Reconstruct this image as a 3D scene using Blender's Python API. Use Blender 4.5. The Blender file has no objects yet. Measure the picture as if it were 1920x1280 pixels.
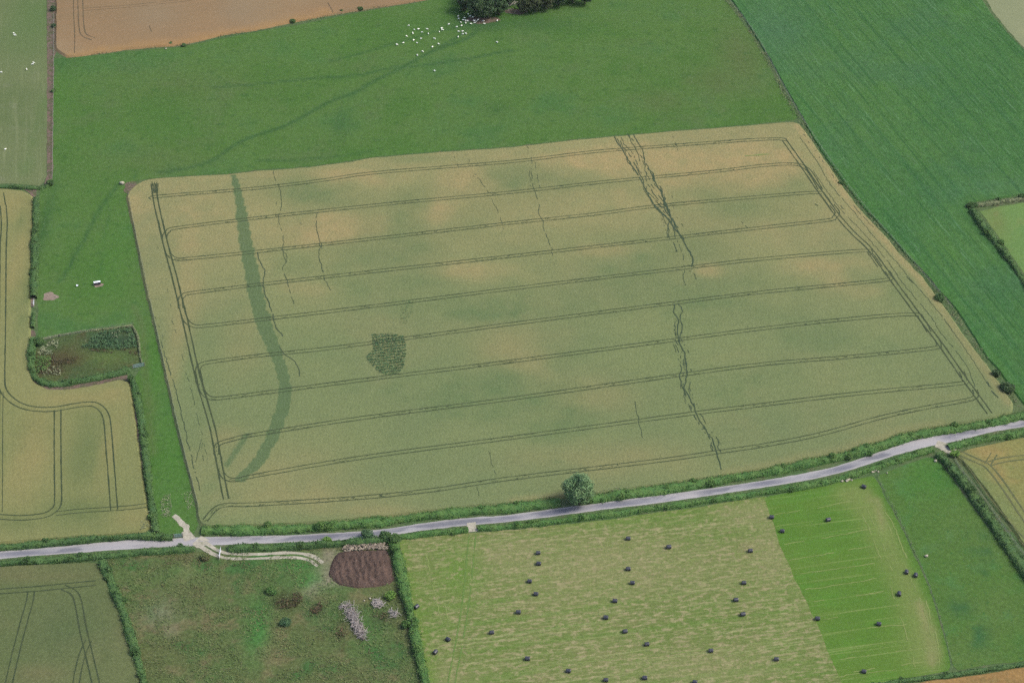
import bpy, bmesh, math, random
import numpy as np
from mathutils import Vector, geometry
R = math.radians
random.seed(7)
rng = np.random.default_rng(7)
S = bpy.context.scene
COL = S.collection

# ------------------------------------------------------------------ camera
CAM_H, PITCH, LENS = 454.0, R(38.0), 81.56
W_PX, H_PX = 1920.0, 1280.0
F_PX = LENS / 36.0 * W_PX
cam_data = bpy.data.cameras.new('camera')
cam = bpy.data.objects.new('camera', cam_data)
COL.objects.link(cam)
cam.location = (0, 0, CAM_H)
cam.rotation_euler = (R(90) - PITCH, 0, 0)
cam_data.lens = LENS
cam_data.sensor_width = 36.0
cam_data.clip_start = 1.0
cam_data.clip_end = 9000.0
S.camera = cam
S.render.resolution_x, S.render.resolution_y = 1024, 682

# ------------------------------------------------------------------ sky, sun, exposure
SUN_AZ, SUN_EL = R(92.0), R(50.0)          # azimuth measured from +Y towards +X
world = bpy.data.worlds.new('World')
S.world = world
world.use_nodes = True
nt = world.node_tree
bg = nt.nodes['Background']
sky = nt.nodes.new('ShaderNodeTexSky')
sky.sky_type = 'NISHITA'
sky.sun_disc = False
sky.sun_elevation = SUN_EL
sky.sun_rotation = SUN_AZ
sky.air_density = 1.0
sky.dust_density = 4.0
sky.ozone_density = 1.0
nt.links.new(sky.outputs['Color'], bg.inputs['Color'])
bg.inputs['Strength'].default_value = 0.15
sd = bpy.data.lights.new('sun', 'SUN')
sd.energy = 1.5
sd.angle = R(14)
sd.color = (1.0, 0.955, 0.89)
sun = bpy.data.objects.new('sun', sd)
COL.objects.link(sun)
sv = Vector((math.sin(SUN_AZ) * math.cos(SUN_EL), math.cos(SUN_AZ) * math.cos(SUN_EL), math.sin(SUN_EL)))
sun.rotation_euler = sv.to_track_quat('Z', 'Y').to_euler()
sun.location = (300, 300, 500)
S.view_settings.view_transform = 'Standard'
S.view_settings.look = 'None'
S.view_settings.gamma = 1.0
S.view_settings.exposure = 0.95
S.cycles.use_denoising = False
S.render.filter_size = 1.3

# ------------------------------------------------------------------ helpers: placing
SP, CP = math.sin(PITCH), math.cos(PITCH)
def PN(pts, z=0.0):
    """photo pixel(s) -> world points on the horizontal plane z"""
    p = np.atleast_2d(np.asarray(pts, float))
    x = (p[:, 0] - W_PX / 2) / F_PX
    y = -(p[:, 1] - H_PX / 2) / F_PX
    d = np.stack([x, y * SP + CP, y * CP - SP], 1)
    t = (z - CAM_H) / d[:, 2]
    return np.array([0, 0, CAM_H]) + d * t[:, None]
def P(px, py, z=0.0):
    return Vector(PN([(px, py)], z)[0])
def ang(a, b):
    p, q = P(*a), P(*b)
    return math.atan2(q.y - p.y, q.x - p.x)
def mpp(px, py):
    return (P(px + 1, py) - P(px, py)).length
K = 0.50
def lin(v):
    v /= 255.0
    return v / 12.92 if v <= 0.04045 else ((v + 0.055) / 1.055) ** 2.4
def C3(r, g, b, k=None):
    k = K if k is None else k
    return (lin(r) * k, lin(g) * k, lin(b) * k, 1.0)

def tag(o, label=None, cat=None, group=None, kind=None):
    if label: o['label'] = label
    if cat: o['category'] = cat
    if group: o['group'] = group
    if kind: o['kind'] = kind
    return o
def empty(name, loc, rz=0.0):
    o = bpy.data.objects.new(name, None)
    o.empty_display_size = 0.5
    o.location = loc
    o.rotation_euler = (0, 0, rz)
    COL.objects.link(o)
    return o
def obj(name, me, parent=None, loc=None, rz=0.0):
    o = bpy.data.objects.new(name, me)
    if parent: o.parent = parent
    if loc is not None: o.location = loc
    o.rotation_euler = (0, 0, rz)
    COL.objects.link(o)
    return o
def copy_tree(o, parent=None):
    c = o.copy()
    COL.objects.link(c)
    if parent: c.parent = parent
    for ch in list(o.children):
        copy_tree(ch, c)
    return c
def mesh_np(name, v, faces, mat=None, smooth=False):
    """v (N,3); faces (M,k) array or list of lists"""
    me = bpy.data.meshes.new(name)
    if isinstance(faces, np.ndarray):
        n, k = faces.shape
        me.vertices.add(len(v)); me.vertices.foreach_set('co', np.asarray(v, np.float32).ravel())
        me.loops.add(n * k); me.loops.foreach_set('vertex_index', faces.astype(np.int32).ravel())
        me.polygons.add(n)
        me.polygons.foreach_set('loop_start', np.arange(0, n * k, k, dtype=np.int32))
        me.polygons.foreach_set('loop_total', np.full(n, k, np.int32))
        me.update(calc_edges=True)
    else:
        me.from_pydata([tuple(x) for x in v], [], [tuple(f) for f in faces])
        me.update()
    if mat: me.materials.append(mat)
    if smooth: me.polygons.foreach_set('use_smooth', np.ones(len(me.polygons), bool))
    return me

# ------------------------------------------------------------------ helpers: numpy noise
def _hash(ix, iy, iz, seed):
    n = (ix * 374761393 + iy * 668265263 + iz * 2147483647 + seed * 1274126177) & 0xFFFFFFFF
    n = ((n ^ (n >> 13)) * 1274126177) & 0xFFFFFFFF
    return ((n ^ (n >> 16)) & 0xFFFFFF) / float(0xFFFFFF)
def vnoise(p, scale, seed=0):
    q = np.asarray(p, float) * scale
    i = np.floor(q).astype(np.int64); f = q - i
    f = f * f * (3 - 2 * f)
    r = 0
    for dx in (0, 1):
        for dy in (0, 1):
            for dz in (0, 1):
                w = (f[:, 0] if dx else 1 - f[:, 0]) * (f[:, 1] if dy else 1 - f[:, 1]) * (f[:, 2] if dz else 1 - f[:, 2])
                r = r + w * _hash(i[:, 0] + dx, i[:, 1] + dy, i[:, 2] + dz, seed)
    return r
def catmull(pts, n=8):
    p = [np.array(a, float) for a in pts]
    if len(p) < 3: return np.array(p)
    p = [2 * p[0] - p[1]] + p + [2 * p[-1] - p[-2]]
    out = []
    for k in range(1, len(p) - 2):
        for t in np.linspace(0, 1, n, endpoint=False):
            a, b, c, d = p[k - 1], p[k], p[k + 1], p[k + 2]
            out.append(0.5 * ((2 * b) + (-a + c) * t + (2 * a - 5 * b + 4 * c - d) * t * t + (-a + 3 * b - 3 * c + d) * t ** 3))
    out.append(p[-2])
    return np.array(out)
def resample(w, step):
    seg = np.linalg.norm(np.diff(w, axis=0), axis=1)
    s = np.concatenate([[0], np.cumsum(seg)])
    n = max(2, int(s[-1] / step) + 1)
    t = np.linspace(0, s[-1], n)
    return np.stack([np.interp(t, s, w[:, k]) for k in range(w.shape[1])], 1)
def path_w(pts, z=0.0, step=1.0, smooth=True):
    c = catmull(pts) if smooth else np.array(pts, float)
    return resample(PN(c, z), step)
def normals2d(w):
    t = np.gradient(w[:, :2], axis=0)
    t /= np.maximum(np.linalg.norm(t, axis=1), 1e-9)[:, None]
    return np.stack([-t[:, 1], t[:, 0]], 1)
def inside(poly, pts):
    x, y = pts[:, 0], pts[:, 1]
    r = np.zeros(len(pts), bool)
    n = len(poly)
    for i in range(n):
        x0, y0 = poly[i][0], poly[i][1]; x1, y1 = poly[(i + 1) % n][0], poly[(i + 1) % n][1]
        if y0 == y1: continue
        c = ((y0 > y) != (y1 > y)) & (x < (x1 - x0) * (y - y0) / (y1 - y0) + x0)
        r ^= c
    return r
def dist_path(pts, w):
    """distance of 2d points to a polyline (world)"""
    d = np.full(len(pts), 1e9)
    for i in range(len(w) - 1):
        a, b = w[i, :2], w[i + 1, :2]
        ab = b - a; L = max(ab @ ab, 1e-9)
        t = np.clip(((pts[:, :2] - a) @ ab) / L, 0, 1)
        d = np.minimum(d, np.linalg.norm(pts[:, :2] - a - t[:, None] * ab, axis=1))
    return d

# ------------------------------------------------------------------ helpers: materials
class NT:
    def __init__(s, name):
        s.m = bpy.data.materials.new(name); s.m.use_nodes = True
        s.t = s.m.node_tree; s.n = s.t.nodes; s.l = s.t.links
        s.b = s.n['Principled BSDF']
    def new(s, t, **kw):
        x = s.n.new(t)
        for k, v in kw.items(): setattr(x, k, v)
        return x
    def put(s, sock, v):
        if hasattr(v, 'is_output') or isinstance(v, bpy.types.NodeSocket): s.l.new(v, sock)
        else: sock.default_value = v
    def pos(s):
        if not hasattr(s, '_p'): s._p = s.new('ShaderNodeNewGeometry').outputs['Position']
        return s._p
    def rotated(s, a, sx, sy):
        r = s.new('ShaderNodeVectorRotate', rotation_type='Z_AXIS'); s.put(r.inputs['Vector'], s.pos()); r.inputs['Angle'].default_value = -a
        m = s.new('ShaderNodeVectorMath', operation='MULTIPLY'); s.put(m.inputs[0], r.outputs[0]); m.inputs[1].default_value = (sx, sy, 1)
        return m.outputs[0]
    def noise(s, scale, detail=2.0, rough=0.5, vec=None, dist=0.0):
        x = s.new('ShaderNodeTexNoise'); s.put(x.inputs['Vector'], vec if vec is not None else s.pos())
        x.inputs['Scale'].default_value = scale; x.inputs['Detail'].default_value = detail; x.inputs['Roughness'].default_value = rough
        x.inputs['Distortion'].default_value = dist
        return x.outputs['Fac']
    def ramp(s, v, lo, hi):
        x = s.new('ShaderNodeMapRange'); s.put(x.inputs['Value'], v)
        x.inputs['From Min'].default_value = lo; x.inputs['From Max'].default_value = hi
        x.interpolation_type = 'SMOOTHSTEP'
        return x.outputs['Result']
    def math(s, op, a, b=0.0, c=None, clamp=False):
        x = s.new('ShaderNodeMath', operation=op); x.use_clamp = clamp
        s.put(x.inputs[0], a); s.put(x.inputs[1], b)
        if c is not None: s.put(x.inputs[2], c)
        return x.outputs[0]
    def mix(s, f, a, b):
        x = s.new('ShaderNodeMix', data_type='RGBA')
        s.put(x.inputs[0], f); s.put(x.inputs[6], a); s.put(x.inputs[7], b)
        return x.outputs[2]
    def scale(s, c, f):
        x = s.new('ShaderNodeVectorMath', operation='SCALE'); s.put(x.inputs[0], c); s.put(x.inputs['Scale'], f)
        return x.outputs[0]
    def attr(s, name):
        return s.new('ShaderNodeAttribute', attribute_name=name)
    def bump(s, h, strength, dist):
        x = s.new('ShaderNodeBump'); s.put(x.inputs['Height'], h); x.inputs['Strength'].default_value = strength; x.inputs['Distance'].default_value = dist
        s.l.new(x.outputs[0], s.b.inputs['Normal'])
    def done(s, col, rough=0.9, spec=0.15):
        s.put(s.b.inputs['Base Color'], col); s.put(s.b.inputs['Roughness'], rough)
        s.b.inputs['Specular IOR Level'].default_value = spec
        return s.m

def field_mat(name, a, b, large=0.03, extra=None, fine=0.25, fine_scale=1.6, tint=(None, None, None),
              streaks=(), spots=(), bump=0.5, lr=(0.35, 0.65), edge=0.35, crisp=0):
    """a, b: two main colours mixed by a broad noise; extra: [(colour, scale, lo, hi, amount)];
    streaks: [(angle, along, across, colour, lo, hi, amount)]; tint: colours for the R,G,B of the 'tint' attribute"""
    t = NT(name)
    c = t.mix(t.ramp(t.noise(large, 4, 0.6), *lr), a, b)
    for (col, sc, lo, hi, am) in (extra or []):
        c = t.mix(t.math('MULTIPLY', t.ramp(t.noise(sc, 3, 0.6), lo, hi), am), c, col)
    for (an, al, ac, col, lo, hi, am) in streaks:
        n = t.noise(1.0, 2, 0.6, t.rotated(an, 1.0 / al, 1.0 / ac))
        c = t.mix(t.math('MULTIPLY', t.ramp(n, lo, hi), am), c, col)
    if any(x is not None for x in tint):
        at = t.attr('tint'); sp = t.new('ShaderNodeSeparateColor'); t.put(sp.inputs[0], at.outputs['Color'])
        n = t.noise(0.16, 6, 0.7)
        for k, x in enumerate(tint):
            if x is None: continue
            v = t.math('MULTIPLY_ADD', t.math('SUBTRACT', n, 0.5), t.math('MULTIPLY', sp.outputs[k], edge * 2), sp.outputs[k], clamp=True)
            if k == 2 and crisp: v = t.math('MULTIPLY', t.ramp(t.math('MULTIPLY_ADD', t.math('SUBTRACT', t.noise(1.1, 3, .7), .5), .5, sp.outputs[k]), .22, .62), crisp)
            c = t.mix(v, c, x)
    for (col, sc, lo, hi, am) in spots:
        c = t.mix(t.math('MULTIPLY', t.ramp(t.noise(sc, 2, 0.6), lo, hi), am), c, col)
    f1 = t.noise(fine_scale * 0.75, 2, 0.7)
    f2 = t.noise(fine_scale * 0.22, 3, 0.65)
    s = t.math('MULTIPLY_ADD', t.math('SUBTRACT', f1, 0.5), fine * 4.2, 1.0)
    s = t.math('MULTIPLY', s, t.math('MULTIPLY_ADD', t.math('SUBTRACT', f2, 0.5), fine * 1.3, 1.0))
    c = t.scale(c, s)
    if bump: t.bump(f1, bump, 0.25)
    return t.done(c, 0.95, 0.05)

def leaf_mat(name, a, b, dark=None, cs=0.5, extra=None):
    t = NT(name)
    v = t.attr('v').outputs['Fac']
    c = t.mix(v, a, b)
    n = t.ramp(t.noise(cs, 3, 0.6), 0.35, 0.65)
    c = t.mix(t.math('MULTIPLY', n, 0.6), c, dark or a)
    if extra: c = t.mix(t.math('MULTIPLY', t.ramp(t.noise(extra[1], 2, 0.5), extra[2], extra[3]), extra[4]), c, extra[0])
    return t.done(c, 0.75, 0.2)
def plain_mat(name, a, b, scale=1.0, rough=0.9, spec=0.2, metallic=0.0, bump=0.0):
    t = NT(name)
    n = t.noise(scale, 4, 0.6)
    c = t.mix(t.ramp(n, 0.3, 0.7), a, b)
    if bump: t.bump(n, bump, 0.1)
    t.b.inputs['Metallic'].default_value = metallic
    return t.done(c, rough, spec)

# ------------------------------------------------------------------ helpers: ground sheets
def blob(p, px, py, rx, ry, rot=0.0):
    """soft round patch, centre and radii in photo units turned to metres; p world points"""
    c = P(px, py); m = mpp(px, py)
    ax, ay = rx * m, (P(px, py - 0.5) - P(px, py + 0.5)).length * ry
    d = p[:, :2] - np.array([c.x, c.y])
    cr, sr = math.cos(rot), math.sin(rot)
    u = (d[:, 0] * cr + d[:, 1] * sr) / ax; v = (-d[:, 0] * sr + d[:, 1] * cr) / ay
    return np.exp(-(u * u + v * v))
def band(p, pts, width_m, soft=0.35, z=0.0):
    w = path_w(pts, z, 3.0)
    d = dist_path(p, w)
    return 1 / (1 + np.exp((d - width_m / 2) / (soft * 0.5)))
def sheet(name, poly, z, mat, step=0.0, tint=None, skirt=0.0, wob=0.25):
    """polygon (photo px) laid on the plane z; triangulated on a grid; ragged border; skirt down to z-skirt"""
    w = PN(poly, z)
    w = resample(np.vstack([w, w[:1]]), 2.5 if np.ptp(w[:, 0]) > 14 else .5)[:-1]
    n = np.stack([vnoise(w, 0.35, 3) + vnoise(w, 0.9, 9) - 1, vnoise(w, 0.35, 5) + vnoise(w, 0.9, 11) - 1], 1)
    w[:, :2] += n * wob * 1.6
    nb = len(w)
    pts = w[:, :2]
    if step:
        x0, y0 = pts.min(0); x1, y1 = pts.max(0)
        gx, gy = np.meshgrid(np.arange(x0, x1, step), np.arange(y0, y1, step * 1.15))
        g = np.stack([gx.ravel(), gy.ravel()], 1); g += rng.uniform(-.15, .15, g.shape) * step
        g = g[inside(w, g)]
        # keep away from the border
        key = set()
        cs = step * 0.8
        for b in pts:
            i, j = int(b[0] // cs), int(b[1] // cs)
            key.update(((i, j),))
        ok = np.array([(int(a // cs), int(b // cs)) not in key for a, b in g], bool)
        g = g[ok]
        pts = np.vstack([pts, g])
    ov, oe, of, *_ = geometry.delaunay_2d_cdt([Vector(p) for p in pts.tolist()], [(i, (i + 1) % nb) for i in range(nb)], [], 1, 1e-4)
    v = np.array([(a.x, a.y, z) for a in ov]); f = np.array([list(t) for t in of])
    nt_ = len(v)
    if skirt:
        low = w.copy(); low[:, 2] = z - skirt
        e = np.roll(w, -1, 0) - np.roll(w, 1, 0); e = e[:, :2] / np.maximum(np.linalg.norm(e[:, :2], axis=1), 1e-6)[:, None]
        area = np.sum(w[:, 0] * np.roll(w[:, 1], -1) - np.roll(w[:, 0], -1) * w[:, 1])
        sg = 1 if area > 0 else -1
        low[:, :2] += np.stack([e[:, 1], -e[:, 0]], 1) * sg * skirt * (.7 + .8 * vnoise(w, .8, 21))[:, None]
        top = w.copy(); top[:, 2] = z
        v = np.vstack([v, top, low])
        a = np.arange(nb); b = (a + 1) % nb
        q1 = np.stack([nt_ + a, nt_ + b, nt_ + nb + b], 1); q2 = np.stack([nt_ + a, nt_ + nb + b, nt_ + nb + a], 1)
        f = np.vstack([f, q1, q2])
    me = mesh_np(name, v, f, mat)
    if tint is not None:
        t = np.zeros((len(v), 4), np.float32); t[:, 3] = 1
        t[:, :3] = np.clip(tint(v), 0, 1)
        ca = me.color_attributes.new('tint', 'FLOAT_COLOR', 'POINT')
        ca.data.foreach_set('color', t.ravel())
    return obj(name, me)

class Strips:
    """thin ribbons lying on a surface"""
    def __init__(s): s.v = []; s.f = []; s.n = 0
    def add(s, w, width, wob=0.05, cut=0.0, z=None, seed=0, wmin=0.6, cutscale=0.25):
        """w: world path (N,3)"""
        w = w.copy()
        nn = normals2d(w)
        j = (vnoise(w, 0.35 if wob < .2 else 0.7, seed) - 0.5) * 2 * wob
        w[:, :2] += nn * j[:, None]
        ww = width * (wmin + (1.6 - wmin) * vnoise(w, 0.45, seed + 5)) / 2
        if z is not None: w[:, 2] = z
        keep = np.ones(len(w), bool)
        if cut: keep = vnoise(w, cutscale, seed + 9) * 0.6 + vnoise(w, 1.1, seed + 19) * 0.4 > cut
        L = w.copy(); Rr = w.copy()
        L[:, :2] += nn * ww[:, None]; Rr[:, :2] -= nn * ww[:, None]
        for i in range(len(w) - 1):
            if keep[i] and keep[i + 1]:
                s.v += [L[i], Rr[i], Rr[i + 1], L[i + 1]]
                s.f.append((s.n, s.n + 1, s.n + 2, s.n + 3)); s.n += 4
    def pair(s, pts, z, gauge=1.85, width=0.34, cut=0.0, seed=0, smooth=True, wob=0.05, speck=0.0):
        w = path_w(pts, z, 0.9, smooth)
        nn = normals2d(w)
        for k, sg in enumerate((-1, 1)):
            q = w.copy(); q[:, :2] += nn * sg * gauge / 2
            s.add(q, width, wob, cut, seed=seed + k * 31)
        if speck:
            m = int(len(w) * speck)
            for _ in range(m):
                i = random.randrange(len(w) - 1)
                o = random.uniform(-gauge / 2, gauge / 2)
                if vnoise(w[i:i + 1], 0.08, seed + 3)[0] < 0.45: continue
                c = w[i].copy(); c[:2] += nn[i] * o
                s.quad(c, w[i + 1] - w[i], random.uniform(.4, 1.2), random.uniform(.1, .25))
    def quad(s, c, d, l, wd):
        d = np.array(d[:2]) / max(np.linalg.norm(d[:2]), 1e-6)
        a = random.uniform(-.5, .5); d = np.array([d[0] * math.cos(a) - d[1] * math.sin(a), d[0] * math.sin(a) + d[1] * math.cos(a)])
        n = np.array([-d[1], d[0]])
        for su, sv_ in ((-1, -1), (1, -1), (1, 1), (-1, 1)):
            s.v.append(np.array([c[0] + su * d[0] * l / 2 + sv_ * n[0] * wd / 2, c[1] + su * d[1] * l / 2 + sv_ * n[1] * wd / 2, c[2]]))
        s.f.append((s.n, s.n + 1, s.n + 2, s.n + 3)); s.n += 4
    def build(s, name, mat):
        v = np.array(s.v); v[:, 2] += np.repeat(rng.uniform(0, 0.012, len(s.f)), 4)   # never coplanar where they cross
        return obj(name, mesh_np(name, v, np.array(s.f), mat))

# ------------------------------------------------------------------ helpers: foliage
def leaves(c, size, up=0.35, seed=0):
    """quads around centres c (N,3) -> verts, faces"""
    r = np.random.default_rng(seed)
    n = len(c)
    nor = r.normal(size=(n, 3)); nor[:, 2] = np.abs(nor[:, 2]) + up
    nor /= np.linalg.norm(nor, axis=1)[:, None]
    t = np.cross(nor, r.normal(size=(n, 3))); t /= np.linalg.norm(t, axis=1)[:, None]
    b = np.cross(nor, t)
    s = size * r.uniform(0.6, 1.3, n)[:, None] / 2
    v = np.stack([c - t * s, c - b * s * 0.65, c + t * s, c + b * s * 0.65], 1).reshape(-1, 3)
    return v, np.arange(n * 4).reshape(-1, 4)
def foliage_mesh(name, centres, size, mat, core=None, seed=0, up=0.35):
    v, f = leaves(centres, size, up, seed)
    r = np.random.default_rng(seed + 1)
    # clump colour, then leaf colour
    val = np.clip(0.55 * vnoise(centres, 0.55, seed) + 0.25 * vnoise(centres, 1.6, seed + 2) + 0.3 * r.random(len(centres)) - 0.05, 0, 1)
    if core is not None:
        cv, cf = core
        f = np.vstack([f, cf + len(v)]); v = np.vstack([v, cv]); val = np.concatenate([val, np.full(len(cf), 0.4)])
    me = mesh_np(name, v, f, mat)
    a = me.attributes.new('v', 'FLOAT', 'FACE'); a.data.foreach_set('value', val.astype(np.float32))
    return me
def hedge(name, pts, width, height, mat, label, cat='hedge', group=None, dens=26, size=0.42, seed=0, kind=None, gap=0.0, sm=True):
    w = path_w(pts, height * 0.55, 0.7, sm); w[:, 2] = 0
    nn = normals2d(w)
    q = w
    hv = height * (0.5 + 0.6 * vnoise(q, 0.22, seed) + 0.4 * (vnoise(q, 0.8, seed + 1) - 0.5))
    wv = width * (0.62 + 0.65 * vnoise(q, 0.18, seed + 2) + 0.35 * (vnoise(q, 0.9, seed + 3) - 0.5))
    if gap:
        g = vnoise(q, 0.12, seed + 7) > gap
        hv = np.where(g, hv, hv * 0.25); wv = np.where(g, wv, wv * 0.5)
    m = 8
    th = np.linspace(0, math.pi, m)
    ct, st = np.sign(np.cos(th)) * np.abs(np.cos(th)) ** 0.6, np.sin(th) ** 0.7
    n = len(w)
    V = np.zeros((n, m, 3))
    V[:, :, 0] = w[:, None, 0] + nn[:, None, 0] * ct[None] * wv[:, None] / 2 * 0.82
    V[:, :, 1] = w[:, None, 1] + nn[:, None, 1] * ct[None] * wv[:, None] / 2 * 0.82
    V[:, :, 2] = st[None] * hv[:, None] * 0.88
    fv = V.reshape(-1, 3); fv[:, :] += (vnoise(fv, 1.3, seed + 4)[:, None] - .5) * 0.35
    fv[:, 2] = np.maximum(fv[:, 2], 0)
    i = np.arange(n - 1)[:, None] * m; j = np.arange(m - 1)[None]
    F = np.stack([i + j, i + j + 1, i + m + j + 1, i + m + j], -1).reshape(-1, 4)
    L = (n - 1) * 0.7
    N = int(L * dens * (0.5 * width + height) / 2.5)
    r = np.random.default_rng(seed + 11)
    s = r.random(N) * (n - 1); k = s.astype(int); k = np.minimum(k, n - 2); f = s - k
    base = w[k] * (1 - f[:, None]) + w[k + 1] * f[:, None]
    hh = hv[k]; wwd = wv[k]
    a = np.arccos(r.uniform(-1, 1, N)); rad = r.uniform(0.85, 1.12, N)
    cc, ss = np.sign(np.cos(a)) * np.abs(np.cos(a)) ** 0.6, np.sin(a) ** 0.7
    c = base.copy()
    c[:, :2] += nn[k] * (cc * rad * wwd / 2)[:, None]
    c[:, 2] = ss * rad * hh
    # bushier heads growing out of the line
    nb = int(L / 7); ex = []
    for b in range(nb):
        k = int(r.integers(0, n)); rr_ = r.uniform(.2, .42) * min(width, 3.0); hz = hv[k] * r.uniform(.5, 1.0)
        q = int(60 * rr_ * rr_ * 4) + 12
        d = r.normal(size=(q, 3)); d /= np.linalg.norm(d, axis=1)[:, None]; d *= r.uniform(.6, 1.1, q)[:, None]
        o_ = r.uniform(-.4, .4) * wv[k]
        ex.append(np.array([w[k, 0] + nn[k, 0] * o_, w[k, 1] + nn[k, 1] * o_, hz]) + d * np.array([rr_, rr_, rr_ * .8]))
    if ex and not kind: c = np.vstack([c] + ex); c[:, 2] = np.maximum(c[:, 2], .05)
    if kind:
        c = c[vnoise(c * np.array([1, 1, 0]), .3, seed + 5) * .6 + vnoise(c * np.array([1, 1, 0]), 1.2, seed + 6) * .4 > .42]
        c[:, :2] += r.normal(0, width * .22, (len(c), 2))
    me = foliage_mesh(name, c, size, mat, None if kind else (fv, F), seed)
    o = obj(name, me)
    # pivot on the hedge's own foot
    return tag(o, label, cat, group, kind)
def bush_geo(radius, height, n, size, seed, lobes=5, squash=0.8):
    r = np.random.default_rng(seed)
    lc = [(0, 0, height * 0.5, radius * 0.8, height * 0.5)]
    for _ in range(lobes):
        a = r.uniform(0, 2 * math.pi); d = r.uniform(.3, .6) * radius
        rr = radius * r.uniform(.35, .55)
        lc.append((d * math.cos(a), d * math.sin(a), r.uniform(.3, .75) * height, rr, rr * squash))
    cs = []
    for (x, y, z, ra, rb) in lc:
        k = int(n * ra * ra / sum(q[3] ** 2 for q in lc))
        d = r.normal(size=(k, 3)); d /= np.linalg.norm(d, axis=1)[:, None]
        q = d * r.uniform(.75, 1.08, k)[:, None]
        cs.append(np.stack([x + q[:, 0] * ra, y + q[:, 1] * ra, z + q[:, 2] * rb], 1))
    c = np.vstack(cs); c[:, 2] = np.maximum(c[:, 2], 0.1)
    return c, lc
def bush(name, px, py, radius, height, mat, label, cat='bush', group=None, seed=0, size=0.4, n=None):
    p = P(px, py, height * 0.45); p.z = 0
    c, lc = bush_geo(radius, height, n or int(260 * radius * radius + 150), size, seed)
    # opaque inner core so that the inside stays closed
    cv, cf = ico_cloud(lc, 0.72, seed)
    me = foliage_mesh(name, c, size, mat, (cv, cf), seed)
    o = obj(name, me, loc=p)
    return tag(o, label, cat, group)
def ico_cloud(lc, k, seed):
    V, F, n = [], [], 0
    for (x, y, z, ra, rb) in lc:
        m, h = 8, 6
        for i in range(h):
            ph = math.pi * (i + .5) / h
            for j in range(m):
                t = 2 * math.pi * j / m
                V.append((x + ra * k * math.sin(ph) * math.cos(t), y + ra * k * math.sin(ph) * math.sin(t), max(0.05, z + rb * k * math.cos(ph))))
        for i in range(h - 1):
            for j in range(m):
                F.append((n + i * m + j, n + i * m + (j + 1) % m, n + (i + 1) * m + (j + 1) % m, n + (i + 1) * m + j))
        n = len(V)
    return np.array(V), np.array(F)
def tube(V, F, pts, rad, sides=6):
    """tapered tube through pts"""
    base = len(V)
    pts = [Vector(p) for p in pts]
    for i, p in enumerate(pts):
        d = (pts[min(i + 1, len(pts) - 1)] - pts[max(i - 1, 0)]).normalized()
        x = d.orthogonal().normalized(); y = d.cross(x)
        for k in range(sides):
            a = 2 * math.pi * k / sides
            V.append(tuple(p + (x * math.cos(a) + y * math.sin(a)) * rad[i]))
    for i in range(len(pts) - 1):
        for k in range(sides):
            F.append((base + i * sides + k, base + i * sides + (k + 1) % sides, base + (i + 1) * sides + (k + 1) % sides, base + (i + 1) * sides + k))
    F.append(tuple(base + k for k in range(sides))[::-1])
    F.append(tuple(base + (len(pts) - 1) * sides + k for k in range(sides)))
def tree(px, py, height, radius, crown_base, leafmat, label, group=None, seed=0, name='broadleaf_tree', n=9000, size=0.45, zref=0.0, lobes=16, squash=1.0):
    p = P(px, py, zref); p.z = 0
    root = empty(name, p)
    r = random.Random(seed)
    V, F = [], []
    lean = Vector((r.uniform(-.3, .3), r.uniform(-.3, .3), 0))
    top = height * 0.72
    tp = [Vector((0, 0, -.2)), Vector((0, 0, height * .2)) + lean * .4, Vector((0, 0, height * .45)) + lean, Vector((0, 0, top)) + lean * 1.5]
    tube(V, F, tp, [radius * .085, radius * .065, radius * .045, radius * .015], 8)
    lc = []
    cz = (height + crown_base) / 2; ch = (height - crown_base) / 2
    rr = np.random.default_rng(seed)
    for k in range(lobes):
        u = (k + .5) / lobes
        ph = math.acos(1 - 2 * u); th = k * 2.399 + r.uniform(-.3, .3)
        d = r.uniform(.5, .72)
        x, y, z = math.sin(ph) * math.cos(th) * radius * d, math.sin(ph) * math.sin(th) * radius * d, cz + math.cos(ph) * ch * d
        ra = radius * r.uniform(.3, .46)
        lc.append((x, y, z, ra, ra * r.uniform(.7, .95) * squash))
        if k % 2 == 0:
            s = tp[2] if z > height * .5 else tp[1]
            tube(V, F, [s, (s + Vector((x, y, z))) / 2 + Vector((0, 0, .3)), Vector((x, y, z))], [radius * .03, radius * .02, radius * .007], 5)
    lc.append((0, 0, cz, radius * .55, ch * .6))
    cs = []
    tot = sum(q[3] ** 2 for q in lc)
    for (x, y, z, ra, rb) in lc:
        k = int(n * ra * ra / tot)
        d = rr.normal(size=(k, 3)); d /= np.linalg.norm(d, axis=1)[:, None]
        q = d * (rr.uniform(.3, 1.12, k) ** 0.6)[:, None]
        cs.append(np.stack([x + q[:, 0] * ra, y + q[:, 1] * ra, z + q[:, 2] * rb], 1))
    c = np.vstack(cs)
    keep = vnoise(c + seed, 0.9, seed) > 0.24
    c = c[keep]
    tm = mesh_np('trunk', V, F, M['bark'], True)
    obj('trunk', tm, root)
    core = ico_cloud([(a, b, c_, d * .55, e * .55) for (a, b, c_, d, e) in lc], 1.0, seed)
    obj('crown', foliage_mesh('crown', c, size, leafmat, core, seed, 0.2), root)
    return tag(root, label, 'tree', group)
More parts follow.
